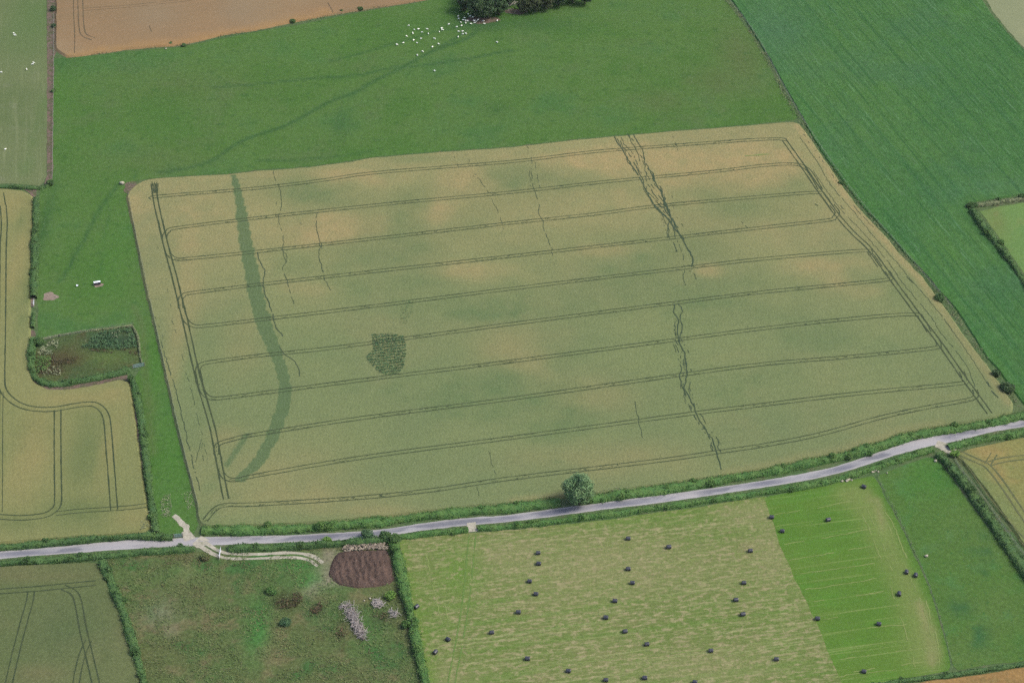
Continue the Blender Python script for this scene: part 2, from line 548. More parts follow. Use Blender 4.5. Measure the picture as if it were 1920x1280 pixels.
def box(V, F, c, s, rz=0.0):
    b = len(V); cr, sr = math.cos(rz), math.sin(rz)
    for dz in (-.5, .5):
        for dx, dy in ((-.5, -.5), (.5, -.5), (.5, .5), (-.5, .5)):
            x, y = dx * s[0], dy * s[1]
            V.append((c[0] + x * cr - y * sr, c[1] + x * sr + y * cr, c[2] + dz * s[2]))
    F += [(b, b + 3, b + 2, b + 1), (b + 4, b + 5, b + 6, b + 7), (b, b + 1, b + 5, b + 4), (b + 1, b + 2, b + 6, b + 5), (b + 2, b + 3, b + 7, b + 6), (b + 3, b, b + 4, b + 7)]

# ------------------------------------------------------------------ materials
A_TRAM = ang((700, 445), (1300, 385))
A_LEFTF = ang((2, 500), (2, 640))
A_ROWS = ang((1500, 160), (1760, 480))
A_BALE = ang((1200, 1130), (1540, 1085))
M = {}
M['ground'] = field_mat('verge_grass', C3(84, 112, 68), C3(98, 116, 76), 0.05, [(C3(112, 106, 84), .25, .55, .7, .6), (C3(60, 92, 52), .4, .55, .7, .6)], .3)
M['pasture'] = field_mat('pasture_grass', C3(79, 116, 53), C3(91, 122, 62), 0.03,
    [(C3(92, 116, 68), .05, .52, .72, .6), (C3(62, 110, 58), .03, .5, .7, .5)], .2, 1.1, (C3(58, 95, 54), C3(76, 122, 50), C3(98, 108, 68)), bump=.5, edge=.25, spots=[(C3(62, 100, 50), .3, .56, .7, .45), (C3(96, 124, 70), .5, .58, .72, .4)])
M['olive'] = field_mat('grazed_grass', C3(103, 120, 76), C3(116, 128, 86), .02, [(C3(124, 132, 100), .12, .52, .75, .5)], .14, 1.6,
    (C3(98, 124, 72), None, None), streaks=[(A_LEFTF, 30, 1.6, C3(140, 148, 108), .5, .75, .45)])
M['orange'] = field_mat('ripe_wheat', C3(146, 124, 92), C3(154, 129, 95), .02, [(C3(160, 144, 112), .015, .5, .7, .5)], .08, 1.8,
    (C3(174, 138, 88), None, C3(150, 134, 106)), streaks=[(ang((300, 60), (700, 5)), 40, 1.2, C3(160, 130, 96), .45, .7, .35)], bump=.4)
M['wheat'] = field_mat('green_wheat', C3(127, 138, 93), C3(138, 146, 97), .02,
    [(C3(152, 148, 102), .016, .5, .7, .55), (C3(116, 134, 92), .03, .55, .75, .5)], .17, 1.8,
    (C3(169, 153, 106), C3(101, 124, 80), C3(84, 111, 73)), streaks=[(A_TRAM, 14, .8, C3(122, 134, 92), .45, .7, .3)],
    spots=[(C3(92, 112, 74), 1.2, .60, .74, .5)], bump=.7, edge=.9, crisp=.74)
M['wheat_west'] = field_mat('western_wheat', C3(132, 138, 88), C3(140, 142, 92), .02,
    [(C3(118, 132, 84), .03, .5, .7, .5)], .14, 1.7, (C3(156, 144, 94), C3(104, 120, 74), C3(84, 104, 70)),
    streaks=[(A_LEFTF, 20, .8, C3(124, 132, 84), .45, .7, .4)], bump=.6)
M['wheat_sw'] = field_mat('southwestern_wheat', C3(98, 112, 70), C3(108, 118, 76), .03, [(C3(120, 122, 84), .05, .5, .7, .5)], .18, 1.6,
    (C3(122, 118, 82), C3(84, 104, 66), None), bump=.6)
M['wheat_se'] = field_mat('patchy_wheat', C3(150, 140, 86), C3(134, 138, 82), .03, [(C3(162, 140, 88), .06, .5, .7, .6), (C3(110, 122, 72), .3, .55, .75, .5)], .2, 1.5,
    (C3(112, 132, 82), C3(164, 140, 90), None), bump=.6)
M['orange_s'] = field_mat('southern_wheat', C3(160, 128, 80), C3(150, 128, 80), .04, [(C3(130, 120, 76), .2, .5, .7, .5)], .22, 1.4, bump=.5)
M['roots'] = field_mat('root_crop', C3(72, 115, 61), C3(80, 120, 62), .02, [(C3(72, 112, 74), .03, .48, .68, .5), (C3(80, 124, 56), .05, .55, .75, .5)], .26, 1.5,
    (C3(68, 120, 54), C3(78, 116, 82), None),
    streaks=[(A_ROWS, 40, 1.0, C3(50, 94, 50), .50, .68, .6), (A_ROWS, 90, 5.0, C3(60, 106, 62), .5, .68, .35), (A_ROWS, 14, .7, C3(108, 148, 104), .58, .75, .5)], bump=1.0)
M['pale_ne'] = field_mat('pale_stubble', C3(140, 148, 110), C3(148, 154, 116), .02, [(C3(168, 168, 122), .05, .5, .75, .5)], .08, 1.5, bump=.3)
M['croft'] = field_mat('croft_grass', C3(100, 138, 76), C3(112, 144, 80), .05, [(C3(128, 138, 86), .12, .52, .72, .6)], .15, 1.4, (C3(124, 128, 76), None, None), bump=.4)
M['silage'] = field_mat('mown_grass', C3(108, 127, 66), C3(120, 133, 76), .03,
    [(C3(100, 130, 58), .06, .5, .7, .6), (C3(136, 134, 90), .1, .5, .7, .5)], .2, 1.5,
    (C3(102, 136, 56), C3(146, 146, 100), C3(104, 146, 66)),
    streaks=[(A_BALE, 3.5, 1.0, C3(168, 160, 120), .47, .67, .75), (A_BALE, 60, .8, C3(152, 162, 106), .54, .70, .6), (A_BALE, 90, 3.5, C3(100, 132, 58), .5, .68, .6)],
    spots=[(C3(168, 158, 120), .5, .54, .68, .55), (C3(98, 126, 58), .9, .56, .7, .5)], bump=.5)
M['silage_green'] = field_mat('regrown_grass', C3(90, 128, 50), C3(98, 130, 54), .04,
    [(C3(96, 142, 54), .1, .5, .7, .5)], .14, 1.5, (C3(134, 144, 86), C3(88, 126, 52), C3(158, 150, 108)),
    streaks=[(A_BALE, 50, .7, C3(138, 156, 90), .56, .72, .7), (A_BALE, 70, 3.5, C3(92, 140, 56), .5, .7, .5)], bump=.5)
M['paddock'] = field_mat('paddock_grass', C3(84, 118, 55), C3(91, 120, 60), .03, [(C3(94, 130, 80), .1, .52, .72, .5), (C3(66, 126, 56), .05, .5, .7, .5)], .22, 1.2,
    (C3(56, 100, 60), C3(64, 128, 50), None), spots=[(C3(58, 108, 58), .7, .6, .72, .6)], bump=.6)
M['rough'] = field_mat('rough_pasture', C3(88, 110, 62), C3(98, 108, 66), .04,
    [(C3(120, 114, 80), .1, .48, .68, .8), (C3(66, 108, 56), .06, .52, .68, .8), (C3(128, 116, 88), .3, .55, .72, .5), (C3(84, 70, 52), .16, .62, .75, .6)], .34, 1.3,
    (C3(68, 128, 60), C3(66, 60, 44), C3(148, 140, 118)), spots=[(C3(70, 92, 54), .6, .55, .72, .5)], bump=.9)
M['scrub_floor'] = field_mat('scrub_floor', C3(80, 98, 58), C3(90, 102, 60), .1, [(C3(84, 78, 52), .2, .5, .65, .7), (C3(70, 100, 60), .12, .5, .65, .7)], .3, 1.4,
    (C3(92, 112, 60), C3(84, 76, 50), C3(58, 84, 58)), bump=.8)
M['rut_shade'] = plain_mat('wheel_rut_shade', C3(58, 74, 46), C3(74, 86, 54), .8)  # soil and undergrowth tone with the shade of the crop gaps painted in
M['rut_shade_soft'] = plain_mat('wheel_rut_shade_light', C3(88, 100, 64), C3(108, 110, 72), .8)  # paler rut tone, shade between the stalks mixed into the colour
M['rut_shade_brown'] = plain_mat('wheel_rut_bare_shade', C3(110, 92, 68), C3(94, 90, 62), .8)  # brown soil colour, also carrying the shade inside the crop gaps
M['trod_shade'] = plain_mat('trodden_crop_shade', C3(56, 76, 54), C3(70, 88, 60), .8)  # trampled crop, darkened in colour for the shade in its openings
M['straw'] = plain_mat('loose_straw', C3(138, 152, 88), C3(126, 146, 76), .7)
M['bark'] = plain_mat('bark', C3(92, 86, 74), C3(70, 66, 56), 3.0, bump=.5)
M['dead'] = plain_mat('dead_wood', C3(200, 192, 186), C3(162, 154, 148), 2.0, bump=.3)
M['brash'] = plain_mat('brash', C3(128, 118, 110), C3(96, 90, 80), 2.5, bump=.8)
M['earth'] = field_mat('bare_earth', C3(148, 130, 116), C3(160, 146, 132), .2, [(C3(118, 108, 92), .8, .5, .7, .5)], .25, 2.0, bump=.4)
M['pinkearth'] = field_mat('bare_bank', C3(128, 108, 98), C3(112, 104, 88), .2, [(C3(92, 100, 66), .5, .45, .62, .8)], .3, 1.8, bump=.6)
M['stone'] = plain_mat('pale_stone', C3(214, 208, 184), C3(176, 168, 146), 2.0, bump=.5)
M['rubble'] = plain_mat('rubble', C3(190, 178, 156), C3(120, 106, 92), 1.6, bump=.5)
M['wood'] = plain_mat('weathered_post', C3(168, 164, 148), C3(132, 128, 114), 4.0)
M['wire'] = plain_mat('galvanised_wire', C3(168, 174, 160), C3(150, 158, 142), 4.0, .5, .5)
M['steel'] = plain_mat('galvanised_steel', C3(150, 178, 184), C3(128, 154, 160), 3.0, .45, .5)
M['wool'] = plain_mat('wool', C3(250, 250, 238, .85), C3(236, 236, 220, .85), 6.0, .95)
def hedge_mat(n, a, b, d, **k): M[n] = leaf_mat(n, C3(*a), C3(*b), C3(*d), **k)
hedge_mat('hedge_dark', (60, 94, 50), (114, 148, 76), (66, 106, 58))
hedge_mat('hedge_mid', (64, 104, 48), (126, 160, 80), (70, 122, 58))
hedge_mat('hedge_fresh', (70, 114, 48), (130, 164, 76), (76, 126, 56))
hedge_mat('hedge_grey', (112, 124, 84), (160, 162, 122), (98, 122, 74))
hedge_mat('wood_leaf', (50, 78, 48), (106, 134, 78), (56, 90, 54))
hedge_mat('wood_olive', (66, 82, 50), (122, 132, 84), (70, 90, 56))
hedge_mat('willow', (100, 142, 90), (164, 192, 134), (100, 146, 94))
hedge_mat('nettle', (62, 98, 60), (108, 142, 90), (58, 98, 66))
hedge_mat('lime', (96, 142, 60), (152, 182, 84), (108, 152, 64))
hedge_mat('dock', (76, 64, 44), (112, 92, 64), (80, 86, 50))
hedge_mat('pale_weed', (130, 140, 104), (182, 186, 146), (120, 134, 96))
hedge_mat('tuft', (92, 116, 60), (138, 144, 92), (82, 116, 58), extra=(C3(108, 92, 66), .12, .52, .7, .7))

# road
t = NT('road_surface')
n1 = t.ramp(t.noise(.12, 3, .6, t.rotated(ang((900, 980), (1300, 925)), .35, 1.4)), .46, .54)
c = t.mix(n1, C3(124, 126, 134), C3(168, 168, 170))
c = t.mix(t.math('MULTIPLY', t.ramp(t.noise(.7, 3, .6), .45, .75), .5), c, C3(146, 146, 150))
at = t.attr('tint'); sp = t.new('ShaderNodeSeparateColor'); t.put(sp.inputs[0], at.outputs['Color'])
c = t.mix(t.math('MULTIPLY', sp.outputs[0], 1.0, clamp=True), c, C3(190, 186, 184))
c = t.mix(t.math('MULTIPLY', sp.outputs[1], .8, clamp=True), c, C3(112, 114, 128))
M['road'] = t.done(c, .8, .3)
M['gravel'] = field_mat('track_gravel', C3(196, 190, 172), C3(176, 172, 152), .3, [(C3(130, 136, 100), .6, .55, .72, .6)], .2, 2.0, bump=.3)

# ------------------------------------------------------------------ the ground
def big_ground():
    v = np.array([(-3500, -800, 0), (3500, -800, 0), (3500, 6000, 0), (-3500, 6000, 0)], float)
    return tag(obj('ground', mesh_np('ground', v, np.array([[0, 1, 2, 3]]), M['ground'])), kind='structure')
big_ground()
def stack(*a): return np.stack(a, 1)
Z0 = lambda p: np.zeros(len(p))

# north pasture (with the lane down to the road)
TOPW = [(228, 345), (260, 338), (300, 333), (430, 325), (480, 319), (580, 312), (655, 302), (692, 295), (805, 285), (955, 275), (1085, 260), (1210, 249), (1435, 231), (1486, 226)]
RIGHTL = [(1497, 220), (1465, 170), (1435, 110), (1410, 67), (1385, 32), (1360, 0), (1300, -90), (1200, -240)]
pasture = ([(101, 110), (180, 104), (240, 96), (330, 90), (420, 72), (480, 60), (560, 47), (640, 30), (730, 14), (780, 6), (900, -20), (1000, -240)]
           + RIGHTL[::-1] + TOPW[::-1]
           + [(236, 350), (243, 380), (252, 430), (264, 490), (276, 545), (289, 600), (301, 655), (315, 720), (329, 785), (344, 845), (359, 902), (371, 955), (373, 978), (362, 1002), (330, 1003), (300, 1000),
              (290, 960), (282, 900), (270, 820), (262, 765), (252, 710), (264, 690), (262, 650), (255, 618), (248, 610), (190, 618), (120, 628), (72, 640), (70, 560), (70, 480), (72, 400), (76, 352), (97, 348), (99, 200)])
trails = [([(960, 95), (930, 100), (880, 110), (800, 122), (755, 127), (730, 128), (680, 140), (640, 144), (580, 148), (480, 158), (400, 165)], 2.0, .8),
          ([(905, 48), (880, 70), (850, 82), (800, 102), (770, 118), (745, 132), (700, 153), (665, 174), (625, 188), (580, 212), (530, 238), (480, 254), (440, 272), (400, 300), (340, 318), (300, 322)], 2.6, .8),
          ([(760, 125), (790, 106), (815, 92), (850, 75), (870, 60)], 2.0, .75),
          ([(870, 50), (815, 60), (760, 76), (720, 88), (670, 102), (620, 115)], 1.8, .75),
          ([(222, 345), (205, 368), (190, 388), (172, 420), (155, 455), (140, 480), (128, 505), (112, 528)], 1.8, .85),
          ([(205, 390), (200, 430), (192, 480), (188, 515)], 1.5, .5),
          ([(480, 302), (560, 300), (640, 292), (700, 283)], 1.8, .55)]
def t_past(p):
    r = Z0(p)
    for pts, w, a in trails: r = np.maximum(r, a * band(p, pts, w * .62, .5))
    r = np.maximum(r, .8 * blob(p, 900, 46, 60, 14)); r = np.maximum(r, .45 * blob(p, 1000, 45, 90, 16)); r = np.maximum(r, .4 * blob(p, 120, 40 + 80, 30, 20))
    r = np.maximum(r, .6 * blob(p, 80, 430, 12, 90)); r = np.maximum(r, .4 * blob(p, 640, 235, 18, 30)); r = np.maximum(r, .35 * blob(p, 930, 205, 30, 15))
    g = .6 * np.maximum.reduce([blob(p, 330, 830, 60, 150), blob(p, 290, 690, 30, 70)])
    g = np.maximum(g, .35 * blob(p, 110, 170, 30, 50)); g = np.maximum(g, .35 * blob(p, 850, 290, 160, 12)); g = np.maximum(g, .3 * blob(p, 600, 90, 80, 25)); g = np.maximum(g, .5 * blob(p, 215, 480, 40, 90))
    b = np.maximum.reduce([.55 * blob(p, 1390, 110, 45, 60), .4 * blob(p, 1240, 190, 50, 22), .45 * blob(p, 1350, 150, 60, 30), .25 * blob(p, 300, 300, 90, 30), .25 * blob(p, 350, 160, 120, 30), .6 * band(p, [(250, 575), (262, 600), (270, 640), (275, 700), (283, 770)], 1.2, .8), .5 * band(p, [(268, 690), (276, 760), (288, 850)], 1.4, .8)])
    return stack(r, g, b)
tag(sheet('pasture', pasture, .03, M['pasture'], 1.25, t_past), kind='structure')

# lighter lines on the lane
# north-west grazed field and verge
tag(sheet('grazed_field', [(-500, -250), (86, -250), (87, 0), (88, 130), (88, 240), (87, 330), (78, 349), (40, 345), (0, 345), (-500, 345)], .035, M['olive'], 4.0,
          lambda p: stack(.7 * np.maximum(blob(p, 60, 40, 60, 70), blob(p, 86, 200, 6, 300)), Z0(p), Z0(p))), kind='structure')
tag(sheet('rough_verge', [(88, -250), (88, 0), (88, 330), (80, 350), (99, 348), (100, 200), (101, 108), (106, 95), (105, -250)], .04, M['pinkearth'], 0), kind='structure')

# orange ripe wheat at the top
tag(sheet('ripe_wheat_crop', [(106, -250), (106, 60), (106, 92), (128, 105), (180, 97), (240, 89), (330, 82), (370, 74), (420, 62), (480, 53), (555, 37), (620, 25), (730, 7), (780, 0), (900, -24), (1000, -60), (900, -250)], .7, M['orange'], 4.0,
          lambda p: stack(band(p, [(128, 103), (240, 87), (330, 80), (420, 60), (480, 51), (620, 22)], 2.5, 1.2, .7) * .8, Z0(p), .6 * np.maximum(blob(p, 290, 30, 50, 25), blob(p, 450, 20, 40, 30))), .7),
    'ripe orange-brown wheat crop filling the field at the top left', 'wheat', kind='stuff')
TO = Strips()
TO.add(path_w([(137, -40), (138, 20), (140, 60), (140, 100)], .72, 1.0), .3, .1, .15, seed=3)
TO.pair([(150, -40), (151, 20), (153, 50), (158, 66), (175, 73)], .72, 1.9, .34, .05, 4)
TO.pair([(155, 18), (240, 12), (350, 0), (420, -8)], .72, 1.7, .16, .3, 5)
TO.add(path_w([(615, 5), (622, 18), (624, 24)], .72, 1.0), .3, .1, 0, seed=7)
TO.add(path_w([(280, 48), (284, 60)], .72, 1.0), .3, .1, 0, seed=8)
TO.build('wheel_tracks_shade', M['rut_shade_brown'])['kind'] = 'structure'
# north-east field
tag(sheet('pale_stubble_field', [(1845, -10), (1860, 20), (1890, 58), (1925, 95), (2400, 500), (2400, -250), (1700, -250)], .035, M['pale_ne'], 0), kind='structure')

# root crop
MAIZE = [(1368, -8), (1395, 30), (1420, 70), (1448, 115), (1475, 165), (1508, 222), (1525, 258), (1548, 292), (1572, 325), (1590, 350), (1622, 390), (1662, 432), (1702, 478), (1740, 515), (1765, 547), (1790, 572), (1825, 625), (1852, 668), (1880, 700), (1905, 735), (1925, 760), (2050, 900), (2400, 1200), (2400, 900), (2100, 730), (1925, 532), (1862, 450), (1830, 412), (1814, 392), (1816, 378), (1866, 371), (1925, 362), (2400, 300), (2400, 520), (1925, 99), (1888, 62), (1857, 25), (1840, 0), (1690, -250), (1210, -250)]
tag(sheet('root_crop', MAIZE, .4, M['roots'], 4.0,
          lambda p: stack(band(p, [(1372, -5), (1425, 70), (1512, 222), (1590, 345), (1700, 470), (1790, 570), (1905, 730)], 4.0, 2.0, .4) * .4,
                          .5 * np.maximum(blob(p, 1450, 60, 70, 70), blob(p, 1880, 350, 90, 14)), Z0(p)), .4),
    'leafy dark green root crop in rows on the right side', 'crop', kind='stuff')
tag(sheet('croft_field', [(1838, 396), (1870, 388), (1925, 380), (2400, 310), (2400, 1100), (1925, 520), (1880, 455)], .035, M['croft'], 3.0,
          lambda p: stack(.6 * blob(p, 1865, 415, 20, 30), Z0(p), Z0(p))), kind='structure')

# ---- the main wheat field
LEFTW = [(240, 367), (250, 420), (265, 490), (275, 540), (287, 590), (302, 655), (315, 715), (330, 785), (345, 845), (360, 902), (372, 950), (375, 980)]
BOTW = [(390, 984), (480, 982), (580, 977), (705, 966), (800, 955), (905, 944), (960, 940), (1055, 927), (1120, 921), (1235, 906), (1360, 887), (1440, 874), (1490, 862), (1565, 847), (1640, 827), (1702, 806), (1765, 796), (1852, 781), (1896, 770)]
RIGHTW = [(1497, 232), (1515, 257), (1535, 286), (1557, 317), (1580, 352), (1610, 392), (1652, 436), (1690, 480), (1727, 518), (1750, 550), (1770, 577), (1810, 635), (1840, 674), (1865, 708), (1880, 730), (1895, 752)]
wheat = LEFTW + BOTW + RIGHTW[::-1] + [(1486, 229), (1435, 233), (1210, 251), (1085, 262), (955, 277), (805, 287), (692, 297), (655, 304), (580, 314), (480, 321), (430, 327), (300, 334), (275, 337), (258, 345), (246, 355)]
ZW = .70
mark = [(438, 330, 1.8), (444, 350, 2.6), (450, 380, 3.2), (455, 420, 4.0), (462, 460, 4.6), (472, 510, 4.8), (480, 550, 5.0), (492, 600, 5.2), (507, 640, 4.6), (524, 680, 4.0), (534, 715, 3.6), (534, 750, 4.2), (522, 790, 4.4), (505, 830, 4.2), (485, 865, 4.0), (450, 898, 3.2)]
tan_b = [(370, 385, 70, 26), (270, 380, 28, 40), (640, 330, 50, 12), (880, 345, 70, 22), (980, 300, 60, 8), (720, 345, 60, 16), (600, 410, 90, 30), (660, 425, 70, 22), (820, 400, 35, 20), (560, 450, 60, 15), (880, 330, 40, 20),
         (1240, 330, 90, 45), (1300, 300, 150, 28), (1180, 385, 90, 25), (1400, 330, 60, 30), (1420, 290, 60, 20), (1100, 300, 60, 15), (550, 890, 80, 40), (600, 935, 110, 14), (1150, 865, 150, 22), (950, 655, 50, 25), (1590, 540, 60, 16), (1440, 435, 60, 18),
         (500, 330, 60, 10), (900, 510, 90, 18), (575, 545, 40, 10), (1120, 470, 60, 12), (1330, 510, 25, 12), (1560, 500, 90, 16), (1110, 745, 60, 25), (1000, 690, 30, 20), (350, 560, 25, 60), (425, 820, 28, 14), (700, 960, 100, 8), (460, 640, 30, 40), (1450, 310, 40, 30), (350, 460, 20, 30), (330, 650, 14, 70)]
grn_b = [(720, 470, 120, 60), (1180, 500, 180, 45), (960, 345, 90, 25), (1370, 365, 110, 35), (900, 580, 200, 30), (1050, 740, 130, 60), (1400, 600, 160, 30), (560, 350, 70, 25), (820, 720, 130, 30), (1500, 700, 120, 25), (620, 365, 45, 22), (740, 440, 50, 38), (720, 500, 90, 32), (790, 368, 55, 14), (970, 335, 55, 14), (560, 345, 40, 18), (1200, 485, 100, 30), (1220, 530, 110, 20), (1330, 350, 50, 14), (1390, 385, 60, 22), (860, 410, 45, 22), (760, 545, 90, 18),
         (1050, 720, 70, 55), (440, 900, 60, 45), (480, 935, 80, 35), (400, 960, 40, 25), (400, 945, 40, 26), (740, 730, 90, 22), (900, 760, 100, 30), (1500, 530, 140, 20), (900, 590, 120, 18), (1380, 740, 60, 30), (1700, 560, 60, 30), (540, 320, 40, 10), (1090, 345, 70, 12), (1260, 660, 40, 40), (1330, 560, 50, 20), (780, 300, 60, 6), (1480, 345, 30, 20), (355, 720, 16, 60), (1000, 800, 90, 30), (350, 690, 10, 20), (545, 500, 30, 30), (830, 880, 90, 20), (1500, 640, 140, 20)]
def t_wheat(p):
    nz = 0.35 + 0.75 * vnoise(p, .05, 77) + .55 * vnoise(p, .16, 78)
    r = Z0(p)
    for b in tan_b: r = r + .75 * blob(p, b[0], b[1], b[2] * 1.2, b[3] * 1.3)
    r = 1 - np.exp(-1.2 * r)
    r = np.clip(r * nz * 1.2, 0, 1) * .85
    e = band(p, [(x - 4, y + 3) for x, y in RIGHTW], 2.6, 1.2, ZW) * .9
    e = np.maximum(e, band(p, [(x, y - 3) for x, y in BOTW[10:17]], 2.5, 1.5, ZW) * .6)
    e = np.maximum(e, band(p, [(250, 420), (240, 367), (258, 345), (300, 336)], 4.0, 2, ZW) * .6)
    e = np.maximum(e, band(p, [(960, 937), (1000, 932), (1060, 926)], 1.6, .8, ZW) * .8)
    r = np.maximum(r, e)
    g = Z0(p)
    for b in grn_b: g = g + .62 * blob(p, b[0], b[1], b[2] * 1.25, b[3] * 1.35)
    g = 1 - np.exp(-1.15 * g)
    g = np.clip(g * (1.9 - nz), 0, 1) * .9 * (1 - .8 * r) * (1 - e)
    ya, yb = P(960, 420).y, P(960, 640).y
    low = np.clip((ya - p[:, 1]) / (ya - yb), 0, 1)
    r = np.maximum(r, .42 * (1 - low)) * (1 - .25 * low); g = np.maximum(g, .3 * low)
    g = np.maximum(g, .5 * blob(p, 1045, 868, 22, 7))
    # old ditch showing as a darker band
    w = PN([(a, b) for a, b, c in mark], ZW); wd = np.array([c for a, b, c in mark])
    d = Z0(p)
    for i in range(len(w) - 1):
        a, b = w[i, :2], w[i + 1, :2]; ab = b - a
        t = np.clip(((p[:, :2] - a) @ ab) / (ab @ ab), 0, 1)
        dd = np.linalg.norm(p[:, :2] - a - t[:, None] * ab, axis=1); ww = wd[i] * (1 - t) + wd[i + 1] * t
        d = np.maximum(d, .8 / (1 + np.exp((dd - ww / 2 * (.84 + .3 * vnoise(p, .35, 31))) / .1)))
    d = np.maximum(d, .62 * band(p, [(462, 815), (445, 842), (425, 872)], 2.6, .8, ZW))
    d = np.maximum(d, .42 * band(p, [(425, 930), (400, 955), (385, 975)], 6, 3, ZW))
    return stack(r * (1 - d), g * (1 - d), d)
tag(sheet('wheat_crop', wheat, ZW, M['wheat'], 1.05, t_wheat, ZW),
    'ripening green and tan wheat filling the large central field with wheel tracks', 'wheat', kind='stuff')

# dark weedy patch inside the crop
def tufts(name, poly, z, n, size, mat, label=None, cat=None, kind='stuff', h=.25, seed=0, clump=None, rows=None):
    w = PN(poly, z); x0, y0 = w[:, :2].min(0); x1, y1 = w[:, :2].max(0)
    r = np.random.default_rng(seed)
    p = np.stack([r.uniform(x0, x1, n * 3), r.uniform(y0, y1, n * 3), np.full(n * 3, z)], 1)
    p = p[inside(w, p)]
    if clump: p = p[vnoise(p, clump[0], seed) > clump[1]]
    if rows:
        a, per = rows
        c = -p[:, 0] * math.sin(a) + p[:, 1] * math.cos(a)
        p = p[np.mod(c + .5 * vnoise(p, .5, 3), per) < per * .72]
    p = p[:n]
    p[:, 2] += r.uniform(0.02, h, len(p))
    return tag(obj(name, foliage_mesh(name, p, size, mat, None, seed, 1.0)), label, cat, None, kind)
tufts('weed_patch', [(697, 627), (735, 625), (757, 630), (763, 655), (758, 685), (748, 700), (722, 703), (705, 693), (686, 670), (700, 655)], ZW, 3000, .42, M['nettle'],
      'dark green square weedy patch in the middle of the wheat', 'weeds', seed=3, rows=(A_TRAM, 1.4), clump=(.7, .18))
tufts('weed_scatter', [(752, 563), (776, 563), (772, 590), (762, 608), (750, 606)], ZW, 110, .35, M['nettle'], 'faint scatter of dark weeds north of the square weedy patch', 'weeds', seed=4)

# tramlines of the main field
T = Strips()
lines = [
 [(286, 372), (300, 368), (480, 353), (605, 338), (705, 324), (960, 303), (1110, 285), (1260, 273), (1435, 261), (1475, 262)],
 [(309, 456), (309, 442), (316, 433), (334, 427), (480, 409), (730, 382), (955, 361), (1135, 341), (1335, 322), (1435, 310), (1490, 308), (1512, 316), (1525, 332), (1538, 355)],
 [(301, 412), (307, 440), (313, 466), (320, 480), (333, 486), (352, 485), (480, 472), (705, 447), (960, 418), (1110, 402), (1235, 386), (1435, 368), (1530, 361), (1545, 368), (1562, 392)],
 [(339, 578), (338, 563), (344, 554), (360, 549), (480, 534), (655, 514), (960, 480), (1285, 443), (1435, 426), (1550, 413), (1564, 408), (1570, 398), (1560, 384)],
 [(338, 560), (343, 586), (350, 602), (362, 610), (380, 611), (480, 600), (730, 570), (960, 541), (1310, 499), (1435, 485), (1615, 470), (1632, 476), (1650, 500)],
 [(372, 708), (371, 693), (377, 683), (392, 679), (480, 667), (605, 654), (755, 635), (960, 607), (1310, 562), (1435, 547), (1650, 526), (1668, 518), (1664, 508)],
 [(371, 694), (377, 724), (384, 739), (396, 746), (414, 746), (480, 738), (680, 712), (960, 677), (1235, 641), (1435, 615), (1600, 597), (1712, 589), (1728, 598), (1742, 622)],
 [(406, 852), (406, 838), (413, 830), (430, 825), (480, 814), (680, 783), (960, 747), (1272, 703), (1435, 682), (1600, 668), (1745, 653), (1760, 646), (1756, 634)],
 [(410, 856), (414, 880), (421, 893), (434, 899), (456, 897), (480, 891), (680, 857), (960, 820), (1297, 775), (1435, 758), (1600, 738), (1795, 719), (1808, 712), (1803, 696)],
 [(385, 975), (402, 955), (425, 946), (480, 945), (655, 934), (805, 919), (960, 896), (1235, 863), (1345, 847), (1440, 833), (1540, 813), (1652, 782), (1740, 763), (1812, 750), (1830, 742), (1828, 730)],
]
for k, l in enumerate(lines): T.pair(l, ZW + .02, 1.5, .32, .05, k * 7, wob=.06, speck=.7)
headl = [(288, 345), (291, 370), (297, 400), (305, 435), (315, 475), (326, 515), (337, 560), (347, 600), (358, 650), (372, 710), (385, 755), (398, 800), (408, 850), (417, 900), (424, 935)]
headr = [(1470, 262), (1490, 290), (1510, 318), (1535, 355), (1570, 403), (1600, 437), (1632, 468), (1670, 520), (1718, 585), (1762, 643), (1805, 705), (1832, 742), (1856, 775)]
T.pair(headl, ZW + .03, 1.55, .42, 0, 81); T.pair(headr, ZW + .03, 1.55, .40, 0, 91)

